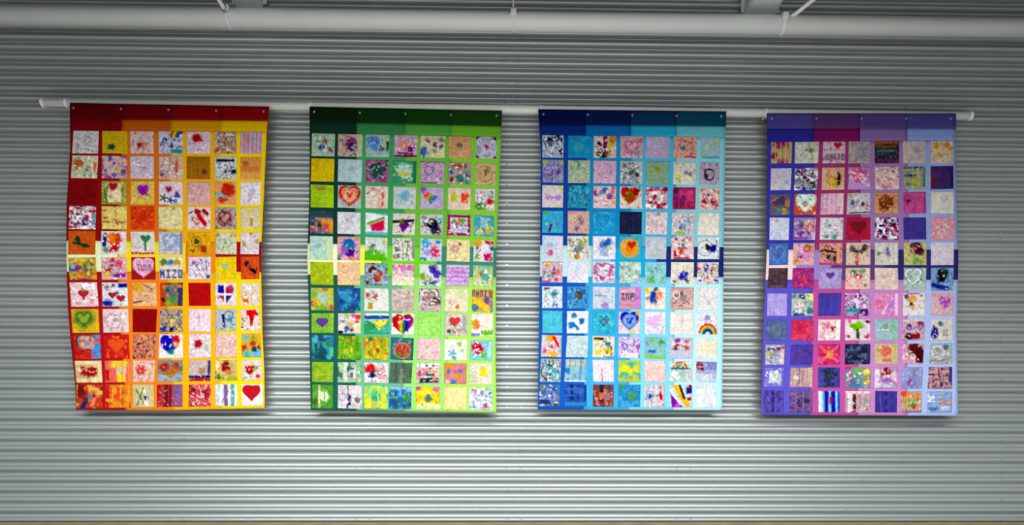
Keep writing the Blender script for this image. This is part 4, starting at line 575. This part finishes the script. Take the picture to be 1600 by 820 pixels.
LAY['purple'] = dict(
    left=([177, 240, 400, 520, 640], [1198.5, 1199.5, 1198, 1192.5, 1189.5]),
    right=([177, 240, 400, 520, 640], [1494, 1493.5, 1497.5, 1495, 1497]),
    top=([1198, 1494], [176.8, 177.2]), bottom=([1190, 1497], [648, 649.5]),
    hb=([1198, 1494], [200.5, 200.5]), sb=([1198, 1494], [221, 219]),
    hsec=[1258.5, 1331, 1404], msec=[1245, 1300, 1385], mid=([1198, 1497], [390, 390]), mid2=([1198, 1497], [437, 437]),
    header=['464088', '543068', '503c7c', '444080'], strip=['24248c', '740c54', '7c609c', '7c90cc'],
    upper=['3434a4', '94306c', '9870ac', '8c9ccc'], midc=['f0d4d8', '9484cc', '5c3c78', '2c2468'], lower=['5850c0', 'b84c94', 'c080bc', 'a4b4e0'],
    colrows=[0, 4.5, 7.5, 10],
    cols=[[1205.6, 1238, 1243, 1280, 1286.5, 1320.6, 1327, 1360, 1367.5, 1404.8, 1411, 1445, 1454.7, 1489],
          [1202, 1231, 1239.7, 1272, 1280, 1316, 1322, 1359.6, 1367.5, 1403, 1412.7, 1447.6, 1455.5, 1491],
          [1197.7, 1228.6, 1236.5, 1270.6, 1278.6, 1312.7, 1320.6, 1359.6, 1367.5, 1404, 1411, 1444.4, 1455.5, 1488],
          [1194, 1224, 1234, 1269, 1279, 1312, 1321, 1359.6, 1367.5, 1401, 1408, 1440, 1449, 1487]],
    rl=[222, 255, 263, 297, 303.6, 336, 340, 375, 380, 414, 418.8, 449, 458.5, 493.4, 499.7, 532, 538.6, 570, 574.4, 604, 610, 644],
    rr=[219.5, 255, 259, 295, 299, 333, 339.5, 373.6, 378, 414, 418, 454.5, 457, 493, 498, 531.4, 536, 568, 573, 607.7, 611.5, 644.5],
    billow=(.000, .022))
LAY['purple']['hsec'] = [1272, 1344, 1418]

ROD_Y, ROD_R = -.052, .0255
ra, rb = P(65, 160.5, ROD_Y), P(1517, 181.3, ROD_Y)

def depth(L, px, py, seed):
    """how far the cloth stands off the crests of the wall"""
    x0, x1 = L['top'][0]
    u = (px - x0) / (x1 - x0)
    v = (py - 165) / 480.0
    d = .086 - .016 * min(1, max(0, (v - .05) / .12))
    d += (.0045 * math.sin(u * 9.5 + seed) + .003 * math.sin(u * 19 + v * 3 + seed * 2)) * min(1, v * 1.5)
    bl, br = L['billow']
    d += (bl * (1 - u) + br * u) * max(0, v) ** 2
    d += .004 * math.sin(v * 11 + seed) * (.3 + u * .4)
    return -d

def grid_mesh(name, L, corners, nu, nv, off, parent, mat, col, rim=False, seed=0, thick=.0):
    """corners(u,v)->pixel ; off metres towards the room"""
    V = []
    for j in range(nv + 1):
        for i in range(nu + 1):
            px, py = corners(i / nu, j / nv)
            V.append(P(px, py, depth(L, px, py, seed) - off))
    F = []
    W = nu + 1
    for j in range(nv):
        for i in range(nu):
            F.append((j * W + i, (j + 1) * W + i, (j + 1) * W + i + 1, j * W + i + 1))
    if thick:
        nb = len(V)
        V += [(x, y + thick, z) for x, y, z in V]
        F += [tuple(nb + q for q in reversed(f)) for f in F]
        edge = [i for i in range(W)] + [j * W + nu for j in range(1, nv + 1)] + [nv * W + i for i in range(nu - 1, -1, -1)] + [j * W for j in range(nv - 1, 0, -1)]
        for a, b in zip(edge, edge[1:] + edge[:1]):
            F.append((a, b, nb + b, nb + a))
    c = np.ones((len(V), 4)); c[:, :3] = srgb(col)
    return mesh_obj(name, V, F, mat, parent, smooth=True, col=c)

def build_quilt(key, label, seed):
    L = LAY[key]
    interp = lambda t, x: float(np.interp(x, t[0], t[1]))
    x0, x1 = L['top'][0]
    topc = P((x0 + x1) / 2, interp(L['top'], (x0 + x1) / 2), -.09)
    root = thing('wall_quilt', label, 'quilt', topc, 'patchwork quilts hung from the white rod')
    def xl(y): return interp(L['left'], y)
    def xr(y): return interp(L['right'], y)
    def region(ua, ub, ytop, ybot):
        # ua, ub are fractions between the left and right edge of the quilt
        def f(u, v):
            yy0, yy1 = ytop[0], ybot[0]
            frac = ua + (ub - ua) * u
            xx = x0 + (x1 - x0) * frac
            y = ytop(xx) * (1 - v) + ybot(xx) * v if callable(ytop) else 0
            return xl(y) + (xr(y) - xl(y)) * frac, y
        return f
    def reg(ua, ub, ft, fb):
        def f(u, v):
            frac = ua + (ub - ua) * u
            xx = x0 + (x1 - x0) * frac
            y = ft(xx) * (1 - v) + fb(xx) * v
            return xl(y) + (xr(y) - xl(y)) * frac, y
        return f
    yt = lambda x: interp(L['top'], x)
    yh = lambda x: interp(L['hb'], x)
    ys = lambda x: interp(L['sb'], x)
    ym = lambda x: interp(L['mid'], x)
    yn = lambda x: interp(L['mid2'], x)
    yb = lambda x: interp(L['bottom'], x)
    # backing cloth, one closed sheet
    grid_mesh('backing_cloth', L, reg(.002, .998, lambda x: yt(x) + .6, lambda x: yb(x) - .6), 40, 60, -.0035, root, M_FAB, L['lower'][1], seed=seed, thick=.006)
    def fr(xs, yref): return [0] + [(x - xl(yref)) / (xr(yref) - xl(yref)) for x in xs] + [1]
    hs, ms = fr(L['hsec'], 200), fr(L['msec'], 400)
    for i in range(4):
        e = 0.0
        nm = 'hanging_sleeve'
        grid_mesh(nm, L, reg(hs[i], hs[i + 1], yt, yh), 10, 6, .003, root, M_FAB, L['header'][i], seed=seed, thick=.006)
        grid_mesh('fabric_strip', L, reg(hs[i], hs[i + 1], yh, ys), 10, 4, .001, root, M_FAB, L['strip'][i], seed=seed, thick=.004)
        grid_mesh('sashing', L, reg(hs[i], hs[i + 1], ys, ym), 12, 26, .000, root, M_FAB, L['upper'][i], seed=seed, thick=.003)
        grid_mesh('sashing', L, reg(ms[i], ms[i + 1], ym, yn), 12, 8, .000, root, M_FAB, L['midc'][i], seed=seed, thick=.003)
        grid_mesh('sashing', L, reg(hs[i], hs[i + 1], yn, yb), 12, 30, .000, root, M_FAB, L['lower'][i], seed=seed, thick=.003)
    rows = QUILTS[key].strip().split('\n')
    assert len(rows) == 11, (key, len(rows))
    for r, row in enumerate(rows):
        cells = row.split(';')
        assert len(cells) == 7, (key, r, len(cells))
        cols = [float(np.interp(r, L['colrows'], [t[i] for t in L['cols']])) for i in range(14)]
        cols_n = [float(np.interp(r + .9, L['colrows'], [t[i] for t in L['cols']])) for i in range(14)]
        for c, spec in enumerate(cells):
            k = seed * 1000 + r * 10 + c
            img, relief, raised = paint(spec, k)
            xa, xb = cols[2 * c] - .3, cols[2 * c + 1] + .3
            xa2, xb2 = cols_n[2 * c] - .3, cols_n[2 * c + 1] + .3
            t = (c + .5) / 7
            ya = L['rl'][2 * r] * (1 - t) + L['rr'][2 * r] * t
            yb_ = L['rl'][2 * r + 1] * (1 - t) + L['rr'][2 * r + 1] * t
            rnd = random.Random(k)
            sl = (L['rr'][2 * r] - L['rl'][2 * r]) / 7 + rnd.uniform(-.5, .5)
            jx = [rnd.uniform(-.5, .5) for _ in range(4)]
            def pix(u, v):
                lx = xa * (1 - v) + xa2 * v; rx = xb * (1 - v) + xb2 * v
                y = ya * (1 - v) + yb_ * v + sl * (u - .5)
                x = lx * (1 - u) + rx * u + jx[0] * (1 - v) + jx[1] * v
                return x, y
            pil = (np.sin(np.pi * np.clip(U, .0, 1)) * np.sin(np.pi * np.clip(Vv, 0, 1))) ** .45
            V = []
            for j in range(NP):
                for i in range(NP):
                    px, py = pix(U[j, i], Vv[j, i])
                    o = .0012 + .0048 * pil[j, i] + relief[j, i] * .0007
                    V.append(P(px, py, depth(L, px, py, seed) - o))
            F = [(j * NP + i, (j + 1) * NP + i, (j + 1) * NP + i + 1, j * NP + i + 1) for j in range(NP - 1) for i in range(NP - 1)]
            nb = len(V)
            ring_ = [i for i in range(NP)] + [j * NP + NP - 1 for j in range(1, NP)] + [(NP - 1) * NP + i for i in range(NP - 2, -1, -1)] + [j * NP for j in range(NP - 2, 0, -1)]
            for q in ring_:
                x, y, z = V[q]; V.append((x, y + .0020, z))
            m = len(ring_)
            for q in range(m):
                F.append((ring_[q], ring_[(q + 1) % m], nb + (q + 1) % m, nb + q))
            colr = np.ones((len(V), 4))
            colr[:nb, :3] = img.reshape(-1, 3)
            colr[nb:, :3] = [colr[q, :3] for q in ring_]
            cx, cy = pix(.5, .5)
            org = P(cx, cy, depth(L, cx, cy, seed))
            po = mesh_obj('patch', V, F, M_FAB, root, smooth=True, col=colr, origin=org)
            lab = PATCH_LABELS[key].get((r, c))
            if lab: po['label'] = lab
            for (hc, hx, hy, hs_) in raised:
                pts = heart_poly(hx, hy, hs_)
                HV, HC = [], srgb(hc)
                def lift(u, v, o):
                    px, py = pix(u, v)
                    return P(px, py, depth(L, px, py, seed) - .0060 - o)
                HV.append(lift(hx, hy, .0045))
                n_ = len(pts)
                for sc, o in ((.5, .0042), (.85, .0030), (1.0, .0012), (1.0, -.0008)):
                    for a, b in pts:
                        HV.append(lift(hx + (a - hx) * sc, hy + (b - hy) * sc, o))
                HF = [(0, 1 + q, 1 + (q + 1) % n_) for q in range(n_)]
                for ly in range(3):
                    for q in range(n_):
                        a = 1 + ly * n_ + q; b = 1 + ly * n_ + (q + 1) % n_
                        HF.append((a, a + n_, b + n_, b))
                HCc = np.ones((len(HV), 4)); HCc[:, :3] = HC
                ho = mesh_obj('heart', HV, HF, M_FAB, root, smooth=True, col=HCc, origin=org)
                ho.parent = po; ho.location = (0, 0, 0)
    # screws through the sleeve with pale washers
    for q in range(5):
        xx = x0 + 8 + (x1 - x0 - 16) * q / 4
        yy = yt(xx) + 8
        c = P(xx, yy, depth(L, xx, yy, seed) - .0035)
        v1, f1 = tube(c, (c[0], c[1] - .004, c[2]), .0080, 16, .0065)
        v2, f2 = tube((c[0], c[1] - .003, c[2]), (c[0], c[1] - .008, c[2]), .0045, 6)
        v, f = join((v1, f1), (v2, f2))
        mesh_obj('snap_fastener', v, f, M_STEEL, root, origin=c)
    return root

rod = thing('curtain_rod', 'long thin white rod that carries all four patchwork quilts', 'rod', tuple((ra[i] + rb[i]) / 2 for i in range(3)))
v, f = tube(ra, rb, ROD_R, 32)
o = mesh_obj('pole', v, f, M_ROD, rod)
o.data.polygons.foreach_set('use_smooth', [len(q.vertices) == 4 for q in o.data.polygons])
def on_rod(px):
    t = (px - 65) / (1517 - 65.)
    return tuple(ra[i] + (rb[i] - ra[i]) * t for i in range(3))
for px in (67, 1515):
    c = on_rod(px); d = -.012 if px < 100 else .012
    v, f = tube((c[0] - .006, c[1], c[2]), (c[0] + .012, c[1], c[2]), ROD_R + .003, 24)
    mesh_obj('end_cap', v, f, M_ROD, rod, origin=c)
for px in (104, 478, 836, 1190):
    c = on_rod(px)
    V1 = ring(c, ROD_R, .016, .003)
    V2 = box(c[0] - .008, c[0] + .008, c[1] + ROD_R, 0.0, c[2] - .014, c[2] + .014)
    v, f = join(V1, V2)
    mesh_obj('wall_bracket', v, f, M_ROD, rod, origin=c)

build_quilt('red', 'red, orange and yellow patchwork quilt, first one from the left on the rod', 1)
build_quilt('green', 'dark to lime green patchwork quilt hanging between the red and the blue ones', 2)
build_quilt('blue', 'navy to pale blue patchwork quilt hanging between the green and the purple ones', 3)
build_quilt('purple', 'purple, magenta and lilac patchwork quilt, last one on the right of the rod', 4)
